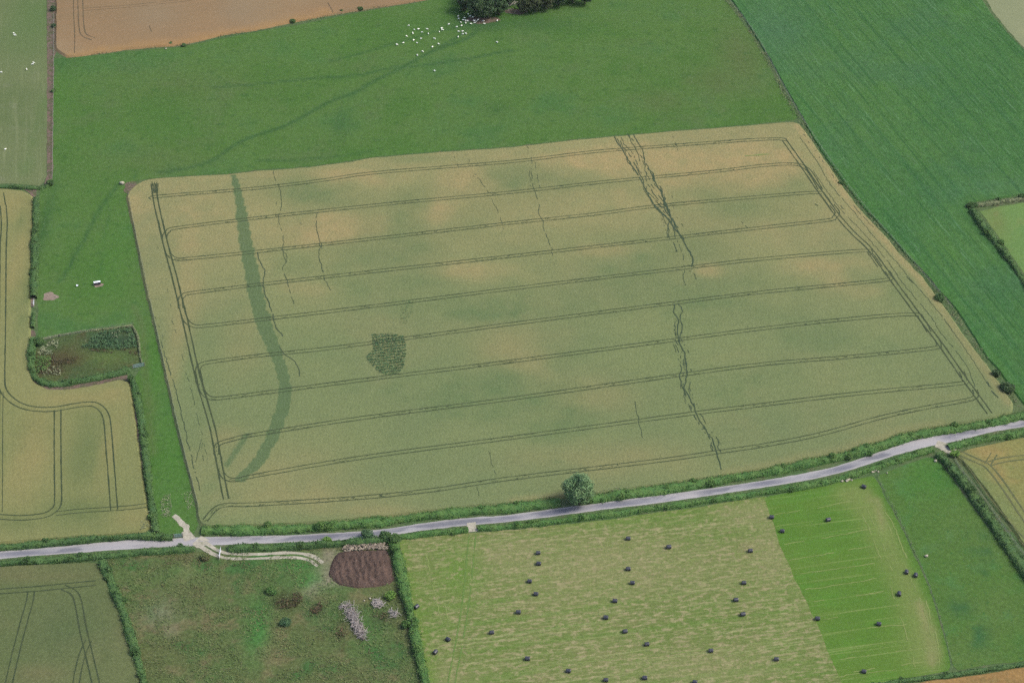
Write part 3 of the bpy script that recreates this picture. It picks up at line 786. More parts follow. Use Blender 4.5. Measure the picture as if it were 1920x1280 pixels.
for k in range(7): T.add(path_w([(283 + k * 2.2, 344 - (k % 2) * 3), (287 + k * 1.4, 362)], ZW + .03, .6), .25, .1, .2, seed=k)
T.build('wheel_tracks_shade', M['rut_shade'])['kind'] = 'structure'  # flat dark ribbons on the canopy stand in for shaded wheel gaps
trod_shade = [
 ([(988, 272), (995, 290), (998, 315), (997, 330), (1000, 350), (1005, 365), (1011, 385), (1009, 400), (1017, 412), (1020, 430), (1028, 450), (1034, 465), (1036, 480)], .34, .2),
 ([(1003, 296), (1006, 325), (1012, 350), (1018, 372)], .26, .3), ([(993, 320), (994, 345), (998, 352)], .22, .3), ([(1030, 478), (1040, 500), (1038, 540)], .16, .45),
 ([(1152, 256), (1158, 268), (1168, 282), (1178, 300), (1190, 318), (1198, 330), (1205, 345), (1214, 362), (1222, 378), (1232, 390), (1242, 400), (1250, 408), (1258, 418), (1266, 430), (1275, 440), (1282, 452), (1288, 465), (1297, 478), (1300, 490), (1296, 500)], .75, .06),
 ([(1187, 252), (1195, 265), (1204, 278), (1208, 295), (1215, 312), (1221, 325), (1230, 345), (1240, 362), (1249, 385), (1254, 400), (1262, 415), (1270, 430), (1278, 445)], .6, .1),
 ([(1165, 256), (1172, 272), (1185, 285), (1192, 300), (1198, 318), (1202, 326)], .4, .2), ([(1157, 256), (1163, 272), (1172, 284), (1176, 300), (1190, 322)], .45, .2),
 ([(1222, 325), (1228, 345), (1240, 352), (1255, 375), (1262, 385), (1268, 405), (1278, 420), (1290, 435)], .34, .35),
 ([(1213, 360), (1228, 372), (1238, 385), (1247, 400)], .4, .25), ([(1222, 378), (1238, 395), (1247, 415), (1254, 430), (1255, 445), (1262, 455), (1270, 472)], .42, .15),
 ([(1255, 410), (1252, 430), (1251, 446)], .5, .1), ([(1258, 415), (1264, 432), (1266, 447)], .5, .1), ([(1270, 450), (1278, 470), (1282, 490), (1284, 505), (1281, 520), (1286, 535)], .32, .2),
 ([(1236, 395), (1245, 420), (1252, 440)], .3, .35), ([(1255, 450), (1262, 462), (1270, 474)], .34, .3), ([(1290, 497), (1302, 500), (1292, 508), (1300, 512), (1306, 524)], .4, .2),
 ([(1206, 290), (1212, 315), (1214, 335)], .3, .35), ([(1230, 335), (1256, 360), (1262, 378)], .24, .4), ([(1278, 400), (1290, 425), (1294, 436)], .24, .4),
 ([(1265, 570), (1264, 585), (1272, 600), (1270, 615), (1271, 630), (1273, 640), (1284, 665), (1286, 685), (1288, 700), (1286, 715), (1283, 728), (1289, 738), (1300, 760), (1308, 780), (1318, 797), (1330, 815), (1337, 825), (1340, 838), (1345, 850), (1352, 880)], .7, .0),
 ([(1272, 570), (1280, 582), (1275, 595), (1279, 610), (1276, 630), (1273, 642)], .55, .1), ([(1272, 672), (1277, 690), (1275, 705), (1278, 722), (1287, 742)], .5, .1), ([(1262, 640), (1268, 660)], .3, .2),
 ([(1290, 728), (1298, 745), (1302, 752)], .3, .2), ([(1342, 818), (1350, 832)], .3, .1), ([(1300, 755), (1310, 785), (1322, 805), (1332, 815)], .5, .2), ([(1282, 740), (1285, 756)], .25, .1), ([(1286, 672), (1282, 690)], .3, .2),
 ([(513, 320), (515, 335), (522, 347), (526, 362), (528, 390), (523, 407), (528, 430), (532, 450), (530, 470), (536, 490), (530, 505), (540, 530), (545, 550), (552, 570)], .36, .2),
 ([(519, 378), (517, 402), (515, 420)], .25, .35), ([(527, 465), (537, 478), (537, 492)], .34, .2), ([(512, 475), (520, 500), (532, 520)], .2, .45),
 ([(594, 400), (593, 420), (597, 440), (600, 460), (598, 480), (605, 505), (610, 525), (615, 535), (622, 550)], .4, .15), ([(602, 455), (607, 480), (612, 500), (620, 520)], .3, .3), ([(560, 405), (568, 440)], .15, .35),
 ([(482, 473), (488, 490), (497, 510), (493, 530), (497, 550), (505, 570), (512, 590), (514, 605), (520, 618), (531, 630)], .55, .08), ([(525, 650), (532, 662), (545, 672), (557, 685), (562, 705)], .42, .1),
 ([(887, 330), (898, 335), (905, 345), (917, 362), (925, 380), (935, 400), (940, 415), (945, 435)], .25, .25), ([(850, 285), (853, 300), (860, 312)], .3, .3), ([(888, 325), (896, 330), (902, 334)], .5, .3), ([(872, 290), (880, 300), (876, 310)], .25, .3),
 ([(1258, 252), (1266, 262), (1268, 275), (1276, 292)], .22, .3), ([(1190, 752), (1198, 790), (1205, 820)], .3, .1), ([(917, 845), (922, 870), (930, 888)], .22, .15), ([(893, 905), (898, 930)], .2, .2), ([(1390, 415), (1398, 424), (1403, 428)], .3, .1), ([(1528, 382), (1533, 386)], .5, 0),
 ([(302, 640), (312, 675), (320, 700), (330, 730), (338, 765), (345, 795), (352, 830), (358, 850), (365, 880), (376, 920)], .4, .15), ([(285, 575), (302, 620), (308, 645)], .3, .35),
 ([(322, 600), (335, 640), (350, 700), (362, 745), (375, 800), (385, 840), (395, 885)], .26, .3), ([(378, 822), (371, 850), (366, 866)], .3, .15), ([(380, 825), (378, 850), (384, 870)], .25, .3), ([(290, 430), (300, 480), (318, 560), (328, 610)], .2, .45),
 ([(1500, 258), (1530, 300), (1560, 350), (1595, 390), (1640, 445), (1680, 490), (1705, 520), (1740, 560), (1772, 600), (1800, 640), (1822, 672), (1840, 700), (1860, 728)], .3, .12),
 ([(1525, 320), (1570, 385), (1622, 440), (1668, 495), (1690, 528), (1728, 572), (1750, 600), (1760, 618), (1790, 655), (1815, 690), (1828, 725)], .3, .12),
 ([(1505, 250), (1545, 305), (1600, 385), (1640, 428)], .26, .3), ([(1495, 290), (1508, 310), (1518, 325)], .5, .2), ([(1850, 715), (1862, 735), (1872, 745)], .9, .2), ([(1575, 385), (1583, 392)], .5, .2), ([(1700, 518), (1712, 530)], .5, .2),
]
T2 = Strips()
for k, (pts, w, cut) in enumerate(trod_shade):
    T2.add(path_w(pts, ZW + .05, .6), w * (.46 if w < .42 else .5), .4, cut + (.19 if w < .5 else .2), seed=100 + k * 3, cutscale=.5)
mainp = trod_shade[4][0]; mainb = trod_shade[5][0]
for k in range(13):
    r_ = random.Random(900 + k); f = (k % 5) / 4 if k < 10 else 1.25; i0 = r_.randrange(0, 9); i1 = min(13, i0 + r_.randrange(4, 9))
    pts = []
    for i in range(i0, min(i1, 12)):
        a, b = mainp[int(i * 19 / 12)], mainb[i]
        pts.append((a[0] * (1 - f) + b[0] * f + r_.uniform(-4, 4), a[1] * (1 - f) + b[1] * f + r_.uniform(-3, 3)))
    if len(pts) > 2: T2.add(path_w(pts, ZW + .05, .6), r_.uniform(.16, .26), .5, .40, seed=700 + k, cutscale=.6)
for k, pth in enumerate([q[0] for q in trod_shade if q[0][0] == (1265, 570)]):
    for o_ in (-7, 8, -4):
        T2.add(path_w([(x + o_ + random.uniform(-2, 2), y) for x, y in pth[2:-1]], ZW + .05, .6), .2, .4, .5, seed=760 + k + o_, cutscale=.6)
T2.build('trodden_paths_shade', M['trod_shade'])['kind'] = 'structure'  # dark ribbons over the crop, painted in place of shaded trampled gaps

# ---- western wheat
west = [(-500, 354), (0, 354), (40, 357), (56, 364), (60, 380), (58, 420), (55, 480), (53, 560), (54, 640), (55, 700), (60, 717), (90, 731), (130, 730), (180, 721), (225, 712), (240, 716), (247, 760), (256, 830), (265, 900), (273, 955), (280, 990), (230, 998), (150, 1003), (60, 1010), (0, 1014), (-500, 1060)]
def t_west(p):
    r = np.maximum.reduce([blob(p, 20, 390, 40, 30), blob(p, 30, 500, 20, 80), blob(p, 60, 850, 40, 90), blob(p, 40, 860, 20, 30), blob(p, 150, 750, 110, 16) * .8, blob(p, 245, 970, 40, 20), blob(p, 205, 840, 14, 70), blob(p, 210, 742, 30, 12)]) * (.5 + .8 * vnoise(p, .08, 3))
    g = np.maximum.reduce([blob(p, 160, 850, 40, 80), blob(p, 55, 810, 30, 20), blob(p, 150, 960, 100, 30), blob(p, 30, 980, 50, 20), blob(p, 50, 560, 8, 60), blob(p, 45, 410, 8, 30)])
    return stack(np.clip(r, 0, 1) * .55, np.clip(g, 0, 1) * .75 * (1 - np.clip(r, 0, 1)), Z0(p))
tag(sheet('wheat_crop', west, .68, M['wheat_west'], 2.5, t_west, .68), 'yellow-green wheat with curving tractor tracks filling the far left field', 'wheat', kind='stuff')
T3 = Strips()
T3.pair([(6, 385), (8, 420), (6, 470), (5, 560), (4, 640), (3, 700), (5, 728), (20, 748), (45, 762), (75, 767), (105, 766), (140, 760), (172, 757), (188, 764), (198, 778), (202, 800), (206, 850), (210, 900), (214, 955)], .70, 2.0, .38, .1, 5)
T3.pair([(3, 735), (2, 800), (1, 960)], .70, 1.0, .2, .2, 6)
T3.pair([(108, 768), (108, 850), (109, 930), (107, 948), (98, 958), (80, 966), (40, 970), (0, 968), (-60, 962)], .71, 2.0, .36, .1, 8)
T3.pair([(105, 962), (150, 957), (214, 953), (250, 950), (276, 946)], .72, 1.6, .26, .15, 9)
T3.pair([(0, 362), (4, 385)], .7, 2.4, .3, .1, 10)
T3.build('wheel_tracks_shade', M['rut_shade'])['kind'] = 'structure'

# ---- south-west wheat
sw = [(-500, 1110), (0, 1062), (60, 1058), (180, 1054), (195, 1085), (210, 1118), (228, 1160), (238, 1190), (248, 1220), (256, 1255), (270, 1320), (300, 1480), (-500, 1480)]
tag(sheet('wheat_crop', sw, .65, M['wheat_sw'], 4.0, lambda p: stack(.8 * np.maximum(blob(p, 60, 1075, 120, 14), blob(p, 70, 1270, 50, 15)), .6 * blob(p, 120, 1180, 80, 60), Z0(p)), .65),
    'dull green wheat filling the bottom left corner below the road', 'wheat', kind='stuff')
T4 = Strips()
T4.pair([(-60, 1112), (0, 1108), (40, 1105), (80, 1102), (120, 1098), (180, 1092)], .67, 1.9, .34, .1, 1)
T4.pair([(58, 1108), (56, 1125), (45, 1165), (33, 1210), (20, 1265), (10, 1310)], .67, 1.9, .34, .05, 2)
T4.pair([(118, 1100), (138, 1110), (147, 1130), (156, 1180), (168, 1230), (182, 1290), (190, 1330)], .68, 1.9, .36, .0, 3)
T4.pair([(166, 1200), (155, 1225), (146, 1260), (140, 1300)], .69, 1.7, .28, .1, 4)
T4.build('wheel_tracks_shade', M['rut_shade'])['kind'] = 'structure'

# ---- rough field in the south
rough = [(200, 1043), (300, 1040), (375, 1034), (440, 1030), (560, 1026), (690, 1020), (742, 1012), (752, 1060), (762, 1110), (772, 1160), (786, 1220), (799, 1285), (830, 1480), (310, 1480), (275, 1290), (262, 1240), (243, 1170), (222, 1105)]
def t_rough(p):
    g = np.maximum.reduce([blob(p, 590, 1090, 40, 25), blob(p, 485, 1180, 22, 60), blob(p, 560, 1060, 50, 10), blob(p, 520, 1040, 100, 7), blob(p, 700, 1170, 40, 40) * .6, blob(p, 350, 1075, 50, 20) * .4])
    d = np.maximum.reduce([.9 * blob(p, 535, 1125, 30, 16), .8 * blob(p, 592, 1140, 14, 14), .5 * blob(p, 640, 1180, 12, 26), .5 * blob(p, 715, 1160, 26, 14)]) * (.4 + vnoise(p, .3, 4))
    b = np.maximum.reduce([.8 * band(p, [(582, 1110), (600, 1095), (620, 1082)], 3, 1.5), .9 * band(p, [(615, 1040), (618, 1060), (620, 1085)], 5, 2), .4 * blob(p, 300, 1150, 40, 26), .4 * blob(p, 320, 1180, 14, 14)]) * (.5 + .8 * vnoise(p, .5, 8))
    return stack(g * .8, d, b)
tag(sheet('rough_field', rough, .03, M['rough'], 1.6, t_rough), kind='structure')
tufts('rough_grass', rough, .03, 17000, .45, M['tuft'], 'tussocky rough grass over the field below the farm track', 'grass', seed=12, clump=(.25, .42), h=.35)

# ---- silage field
KL = [(748, 1012), (756, 1060), (768, 1110), (778, 1155), (792, 1215), (806, 1285), (840, 1480)]
KT = [(800, 1006), (870, 1000), (960, 993), (1060, 983), (1150, 972), (1285, 953), (1440, 930), (1540, 912), (1600, 898), (1638, 893)]
KR = [(1650, 912), (1665, 942), (1685, 978), (1705, 1018), (1720, 1052), (1740, 1097), (1755, 1142), (1770, 1192), (1781, 1235), (1783, 1256)]
DIV = [(1432, 932), (1450, 980), (1470, 1040), (1500, 1102), (1528, 1160), (1553, 1220), (1580, 1283), (1620, 1400)]
def t_sil(p):
    r = np.maximum.reduce([band(p, KL, 4, 1.5) * .8, band(p, KT[3:], 3.0, 1.5) * .7, .8 * blob(p, 860, 1075, 40, 50), .6 * blob(p, 760, 1180, 40, 120)])
    g = np.maximum.reduce([.6 * blob(p, 960, 1040, 90, 40), .6 * blob(p, 1400, 960, 60, 30), .5 * blob(p, 1150, 1060, 250, 60), .5 * blob(p, 1300, 1250, 160, 30), .6 * blob(p, 780, 1010, 40, 8), .5 * blob(p, 840, 1280, 40, 40), .55 * blob(p, 1440, 1040, 30, 60)])
    return stack(r, g * (1 - r), Z0(p))
tag(sheet('mown_field', KL[::-1] + KT[:7] + [(1432, 931)] + DIV[1:] + [(1620, 1480)], .03, M['silage'], 2.2, t_sil), kind='structure')
def t_silg(p):
    r = np.maximum.reduce([.6 * band(p, [(1600, 925), (1640, 960), (1672, 1020), (1700, 1080), (1722, 1140), (1740, 1230)], 11, 3)])
    g = np.maximum(band(p, KR, 4.0, 1.2) * .9, .4 * band(p, KT[6:], 3, 1.5))
    b = .6 * band(p, [(1628, 930), (1645, 940), (1660, 990)], 1.4, .8)
    b = np.maximum(b, .7 * band(p, [(1728, 1130), (1742, 1170), (1750, 1210), (1753, 1245)], 2.0, 1.0))
    return stack(r * (1 - g), g, b * (1 - g))
tag(sheet('mown_field', DIV[::-1] + [(1450, 928)] + KT[7:] + KR + [(1750, 1262), (1700, 1270), (1650, 1282), (1640, 1400)], .033, M['silage_green'], 2.2, t_silg), kind='structure')
ST = Strips()
swl = [[(1610, 950), (1630, 990), (1645, 1030), (1662, 1075), (1680, 1130), (1695, 1175), (1708, 1215), (1716, 1250)], [(1622, 948), (1646, 995), (1662, 1035), (1672, 1070)],
       [(1643, 945), (1665, 985), (1688, 1035), (1703, 1075), (1722, 1115), (1738, 1160), (1748, 1200), (1753, 1245)], [(1655, 950), (1678, 990), (1700, 1045), (1728, 1105), (1745, 1155), (1758, 1200), (1762, 1248)],
       [(1450, 965), (1540, 950), (1600, 938)], [(1480, 1050), (1560, 1036), (1640, 1022)], [(1510, 1105), (1560, 1098), (1650, 1082)], [(1519, 1128), (1560, 1123), (1658, 1107)], [(1545, 1160), (1620, 1147), (1690, 1136), (1722, 1142)],
       [(1550, 1188), (1620, 1178), (1700, 1170)], [(1575, 1235), (1640, 1226), (1720, 1215)], [(1600, 1258), (1660, 1250), (1730, 1240)], [(1470, 1020), (1560, 1005), (1640, 990)], [(1500, 1075), (1560, 1067), (1640, 1055)],
       [(802, 1035), (830, 1020), (900, 1012), (1000, 1000)], [(800, 1040), (812, 1100), (830, 1170), (845, 1240)], [(812, 1060), (822, 1080), (830, 1120), (842, 1170)], [(1560, 1270), (1610, 1262), (1680, 1255)], [(960, 1205), (1100, 1196), (1300, 1178), (1500, 1150)],
       [(980, 1145), (1100, 1135), (1300, 1118), (1480, 1090)], [(900, 1260), (1100, 1240), (1300, 1220), (1520, 1190)], [(870, 1100), (1000, 1082), (1200, 1062), (1440, 1030)], [(1000, 1035), (1160, 1020), (1400, 990)]]
for k, pts in enumerate(swl): ST.add(path_w(pts, .06, 1.0), .24, .3, .36, seed=300 + k, cutscale=.15)
ST.add(path_w([(1397, 292), (1412, 291.5), (1426, 290), (1442, 289)], ZW + .06, .5), .5, .2, .2, seed=77)
ST.build('straw_wisps', M['straw'])
tag(bpy.data.objects['straw_wisps'], 'thin pale wisps of cut grass lying in long lines over the mown field', 'straw', kind='stuff')
G2 = Strips()
G2.pair([(886, 1002), (882, 1040), (878, 1090), (870, 1150), (862, 1200), (852, 1250), (845, 1290)], .065, 1.9, .34, .3, 4)
M['track_green'] = plain_mat('track_grass', C3(98, 130, 58), C3(110, 138, 66), .6)
G2.build('field_track', M['track_green'])['kind'] = 'structure'

# ---- east paddock, east wheat, south wheat
pad = [(1645, 893), (1665, 884), (1700, 870), (1742, 855), (1758, 862), (1782, 893), (1812, 935), (1850, 985), (1885, 1035), (1920, 1085), (2100, 1330), (2050, 1225), (1925, 1238), (1850, 1246), (1790, 1256), (1783, 1235), (1772, 1190), (1757, 1140), (1742, 1095), (1722, 1050), (1707, 1015), (1687, 975), (1667, 940), (1652, 910)]
tag(sheet('paddock', pad, .036, M['paddock'], 2.5, lambda p: stack(np.maximum.reduce([.8 * blob(p, 1850, 1020, 40, 20), .9 * blob(p, 1830, 1190, 22, 24), .7 * blob(p, 1900, 1190, 24, 14), .7 * blob(p, 1855, 1070, 22, 10), .8 * blob(p, 1800, 1140, 22, 14)]) * (vnoise(p, .25, 6) > .45),
    .35 * blob(p, 1740, 890, 40, 40), Z0(p))), kind='structure')
se = [(1790, 850), (1835, 838), (1880, 828), (1925, 820), (2400, 720), (2400, 1480), (2200, 1400), (1925, 1025), (1885, 965), (1850, 915), (1812, 868)]
tag(sheet('wheat_crop', se, .65, M['wheat_se'], 3.0, lambda p: stack(np.maximum.reduce([band(p, [(1800, 852), (1830, 885), (1870, 930), (1925, 1010)], 7, 3, .65) * .8, .5 * blob(p, 1880, 960, 30, 20)]), .6 * np.maximum(blob(p, 1850, 850, 40, 18), blob(p, 1870, 890, 14, 14)), Z0(p)), .65),
    'patchy yellow wheat crop in the field at the right below the road', 'wheat', kind='stuff')
T5 = Strips()
T5.pair([(1793, 845), (1815, 856), (1838, 866), (1850, 872), (1865, 888), (1885, 915), (1905, 945), (1935, 990)], .67, 1.9, .5, 0, 2)
T5.pair([(1855, 869), (1880, 862), (1925, 856), (1980, 848)], .68, 1.9, .4, .0, 3)
T5.pair([(1852, 870), (1858, 860), (1864, 850)], .69, 1.8, .3, .2, 4)
T5.pair([(1795, 855), (1815, 882), (1845, 925), (1885, 975), (1925, 1020)], .69, 1.6, .24, .3, 5)
T5.build('wheel_tracks_shade', M['rut_shade_soft'])['kind'] = 'structure'
tag(sheet('ripe_wheat_crop', [(1640, 1292), (1700, 1282), (1780, 1272), (1850, 1262), (1925, 1250), (2400, 1200), (2400, 1480), (1640, 1480)], .65, M['orange_s'], 0, None, .65),
    'strip of brownish ripe wheat along the bottom right edge', 'wheat', kind='stuff')

# ---- road, tracks
rc = [(-500, 1082), (-150, 1054), (0, 1040.5), (57, 1035.5), (125, 1030), (190, 1024.5), (250, 1020), (350, 1015.5), (420, 1013), (480, 1011.3), (580, 1008), (692, 1001), (805, 985.5), (870, 978), (930, 973.5), (960, 970.5), (1060, 957.5), (1160, 944.5), (1285, 928.5), (1438, 905.5), (1540, 887.5), (1615, 866.5), (1690, 841.5), (1752, 824.5), (1790, 817.5), (1840, 806), (1915, 794), (2100, 768), (2400, 730)]
def road_obj():
    w = path_w(rc, .04, 1.5)
    nn = normals2d(w); n = len(w)
    hw = 1.38 + .25 * (vnoise(w, .08, 3) - .5)
    px = np.array([(P(1765, 826).x, P(1765, 826).y)])
    d = np.linalg.norm(w[:, :2] - px, axis=1)
    hw = hw + .7 * np.exp(-(d / 14) ** 2)
    q2 = P(330, 1016); hw = hw + .3 * np.exp(-(np.linalg.norm(w[:, :2] - np.array([q2.x, q2.y]), axis=1) / 22) ** 2)
    off = np.array([-1.12, -1, -.5, 0, .5, 1, 1.12])
    V = np.zeros((n, 7, 3)); V[:, :, :2] = w[:, None, :2] + nn[:, None] * off[None, :, None] * hw[:, None, None]
    V[:, :, 2] = .04 + .04 * (1 - np.abs(off))[None]
    j = (vnoise(V.reshape(-1, 3), .7, 8).reshape(n, 7) - .5) * .3
    V[:, 0, 1] += j[:, 0]; V[:, 6, 1] += j[:, 6]
    i = np.arange(n - 1)[:, None] * 7; k = np.arange(6)[None]
    F = np.stack([i + k, i + 7 + k, i + 8 + k, i + 1 + k], -1).reshape(-1, 4)
    me = mesh_np('road', V.reshape(-1, 3), F, M['road'], True)
    vv = V.reshape(-1, 3); t = np.zeros((len(vv), 4), np.float32); t[:, 3] = 1
    ed = np.tile(np.array([1, .9, .1, 0, .1, .9, 1]), n)
    t[:, 0] = ed * .8
    t[:, 0] = np.maximum(t[:, 0], .8 * np.maximum.reduce([blob(vv, 320, 1017, 160, 12), blob(vv, 1740, 826, 60, 16), blob(vv, 1290, 928, 30, 8), blob(vv, 1860, 803, 40, 8)]))
    t[:, 1] = np.maximum.reduce([blob(vv, 1780, 820, 18, 4), blob(vv, 1430, 905, 50, 8), blob(vv, 1160, 945, 90, 8), blob(vv, 950, 970, 30, 5), blob(vv, 620, 1004, 60, 4), blob(vv, 40, 1037, 60, 6), blob(vv, 1580, 878, 60, 8), blob(vv, 1050, 960, 60, 6)]) * (vv[:, 2] > .055)
    ca = me.color_attributes.new('tint', 'FLOAT_COLOR', 'POINT'); ca.data.foreach_set('color', t.ravel())
    return tag(obj('road', me), kind='structure')
road_obj()
TK = Strips()
for off in (-1.0, 1.0):
    w = path_w([(376, 1017), (390, 1026), (405, 1035), (425, 1041), (455, 1042.5), (490, 1042), (530, 1040), (560, 1041), (585, 1047), (600, 1058)], .07, 1.0)
    nn = normals2d(w); w[:, :2] += nn * off * .95
    TK.add(w, 1.0, .12, .0 if off > 0 else .15, seed=int(off * 3) + 5)
w = path_w([(368, 1012), (385, 1020)], .075, 1.0); TK.add(w, 3.0, .3, 0, seed=2)
w = path_w([(325, 966), (338, 975), (348, 988), (353, 1004), (352, 1010)], .075, .8); TK.add(w, 1.5, .5, .15, seed=3)
w = path_w([(346, 995), (354, 1004), (358, 1011)], .078, .8); TK.add(w, 3.0, .4, 0, seed=4)
w = path_w([(884, 979), (886, 988), (888, 996)], .076, .8); TK.add(w, 3.2, .4, 0, seed=6)
w = path_w([(1755, 832), (1768, 836), (1782, 842), (1792, 850)], .077, .8); TK.add(w, 2.6, .4, 0, seed=7)
TK.build('gravel_track', M['gravel'])['kind'] = 'structure'
def patch(name, px, py, rx, ry, mat, z=.05, seed=0):
    n = 28
    a = np.linspace(0, 2 * math.pi, n, endpoint=False)
    r = 1 + .14 * np.sin(a * 3 + seed) + .1 * np.sin(a * 5 + seed * 2)
    return sheet(name, [(px + rx * math.cos(t) * k, py + ry * math.sin(t) * k) for t, k in zip(a, r)], z, mat, 0, None, 0, .15)
tag(patch('bare_earth', 94, 556, 14, 8, M['earth'], .055, 1), kind='structure')
tag(patch('bare_earth', 184, 534, 9, 4, M['earth'], .055, 2), kind='structure')
tag(patch('bare_earth', 905, 38, 34, 6, M['pinkearth'], .055, 3), kind='structure')
tag(patch('bare_earth', 968, 22, 22, 5, M['pinkearth'], .055, 4), kind='structure')
tag(patch('bare_earth', 61, 628, 7, 9, M['pinkearth'], .055, 5), kind='structure')
tag(patch('bare_earth', 60, 567, 4, 9, M['earth'], .055, 6), kind='structure')
tag(patch('bare_earth', 248, 352, 16, 11, M['pinkearth'], .055, 7), kind='structure')
tag(sheet('bare_earth', [(64, 712), (90, 722), (130, 723), (180, 712), (236, 696), (244, 712), (180, 722), (130, 731), (92, 732), (60, 718)], .05, M['pinkearth']), kind='structure')
tag(sheet('bare_earth', [(243, 712), (249, 712), (258, 780), (266, 830), (270, 880), (264, 880), (255, 820), (247, 760)], .05, M['pinkearth']), kind='structure')
tag(sheet('bare_earth', [(40, 352), (70, 354), (67, 375), (66, 420), (60, 470), (59, 560), (55, 560), (58, 470), (62, 420), (62, 380), (56, 362)], .05, M['pinkearth']), kind='structure')

# ------------------------------------------------------------------ hedges
HN = 'field_hedge'
def H(pts, w, h, m, label, **k): 
    H.n += 1
    return hedge(k.pop('name', HN), pts, w, h, M[m], label, seed=H.n * 17, **k)
H.n = 1
H([(-200, 350), (0, 350), (40, 351), (78, 351), (92, 345)], 1.4, 1.1, 'hedge_dark', 'low dark hedge between the pale grazed field and the far left wheat')
H([(68, 372), (67, 400), (66, 440), (65, 480), (64, 520), (63, 556)], 2.8, 2.2, 'hedge_dark', 'tall dark hedge along the right side of the far left wheat')
H([(62, 590), (62, 600), (61, 612)], 1.8, 1.6, 'hedge_dark', 'short dark stub of hedge just below the gap left of the round bare patch')
H([(62, 632), (58, 660), (59, 690), (66, 706), (90, 716), (120, 716), (150, 712), (190, 704), (225, 696), (240, 690)], 2.6, 1.8, 'hedge_dark', 'dark hedge curling round the bottom left of the scrubby enclosure')
H([(70, 636), (120, 626), (180, 617), (248, 610)], .9, .7, 'hedge_grey', 'thin grey weedy line along the top of the scrubby enclosure')
H([(248, 610), (258, 630), (262, 660), (266, 680)], .8, .8, 'hedge_grey', 'thin grey weedy line on the right of the scrubby enclosure')
H([(247, 704), (256, 740), (263, 775), (268, 810), (272, 845), (277, 885), (282, 925), (288, 965), (293, 996)], 2.6, 1.8, 'hedge_dark', 'long dark hedge between the curving-track wheat and the green lane')
H([(-200, 1040), (0, 1024), (60, 1019), (125, 1013), (200, 1007), (260, 1004), (325, 1006)], 2.4, 1.6, 'hedge_dark', 'dark hedge on the upper side of the road at the far left')
H([(-200, 1072), (0, 1055), (60, 1050), (120, 1046), (185, 1041), (260, 1034), (330, 1029), (366, 1027)], 2.4, 1.5, 'hedge_dark', 'dark hedge on the lower side of the road at the far left')
H([(190, 1052), (203, 1080), (216, 1110), (232, 1150), (243, 1185), (252, 1215), (262, 1250), (275, 1300), (290, 1380)], 2.8, 2.0, 'hedge_dark', 'dark hedge between the bottom left wheat and the rough field')
H([(428, 1025), (480, 1024), (560, 1021), (640, 1016), (700, 1011), (735, 1006)], 3.0, 1.9, 'hedge_dark', 'dark hedge on the lower side of the road above the farm track')
H([(738, 1012), (748, 1050), (758, 1100), (770, 1150), (783, 1210), (796, 1270), (815, 1380)], 3.4, 2.2, 'hedge_mid', 'thick hedge between the rough field and the bale field')
H([(748, 1005), (800, 999), (878, 992)], 2.0, 1.3, 'hedge_mid', 'short low hedge on the road left of the bale field gateway')
H([(896, 989), (960, 984), (1060, 973), (1150, 961), (1285, 943), (1440, 920), (1540, 903), (1600, 888), (1650, 872), (1700, 855), (1750, 840)], 2.4, 1.4, 'hedge_mid', 'long low hedge between the road and the bale field')
H([(378, 992), (480, 992), (580, 987), (700, 977), (800, 965), (900, 955), (960, 949), (1050, 939)], 4.2, 1.5, 'hedge_mid', 'broad leafy hedge below the central wheat, left of the lone roadside tree')
H([(1105, 933), (1160, 926), (1235, 916), (1360, 896), (1440, 883), (1490, 872), (1565, 857), (1640, 837), (1702, 817), (1765, 806), (1852, 792), (1900, 781), (1960, 770)], 4.0, 1.6, 'hedge_mid', 'broad leafy hedge below the central wheat, right of the lone roadside tree')
H([(1760, 848), (1778, 866), (1802, 895), (1832, 936), (1860, 975), (1890, 1018), (1925, 1068), (2000, 1180)], 3.2, 2.4, 'hedge_dark', 'tall dark hedge running down from the road junction')
H([(1778, 836), (1820, 826), (1870, 817), (1930, 807), (2100, 780)], 2.8, 1.6, 'hedge_mid', 'hedge between the road and the patchy yellow wheat')
H([(1822, 384), (1870, 378), (1925, 370), (2100, 340)], 2.2, 1.5, 'hedge_grey', 'greyish hedge along the top of the small field at the right edge')
H([(1822, 392), (1838, 415), (1862, 445), (1890, 482), (1925, 530), (2000, 640)], 2.6, 2.0, 'hedge_dark', 'dark hedge down the left of the small field at the right edge')
H([(1600, 1290), (1650, 1282), (1700, 1274), (1780, 1264), (1850, 1254), (1925, 1242), (2100, 1215)], 1.6, 1.1, 'hedge_dark', 'low dark hedge along the top of the brown strip at bottom right')
VN = 'rough_grass_bank'
H([(1362, 0), (1388, 32), (1413, 67), (1438, 110), (1468, 170), (1500, 223), (1520, 257), (1542, 290), (1565, 321), (1592, 358), (1620, 393), (1658, 434), (1698, 480), (1734, 517), (1760, 550), (1782, 577), (1818, 632), (1848, 674), (1872, 708), (1890, 735), (1905, 755)], 1.7, .5, 'hedge_grey',
  'long strip of grey rough grass dividing the root crop from pasture and wheat', cat='grass bank', name=VN, dens=20, kind='stuff')
H([(128, 108), (180, 101), (240, 93), (330, 86), (370, 79), (420, 67), (480, 57), (555, 42), (620, 29), (730, 10), (790, 2)], 1.4, .4, 'hedge_grey', 'strip of rough grass and weeds below the orange wheat', cat='grass bank', name=VN, dens=16, kind='stuff')
H([(240, 362), (250, 420), (264, 490), (275, 545), (288, 600), (301, 655), (315, 718), (330, 788), (345, 848), (360, 905), (372, 955)], .8, .45, 'hedge_grey', 'thin grey weedy strip along the left edge of the central wheat', cat='grass bank', name=VN, dens=16, kind='stuff', size=.3)
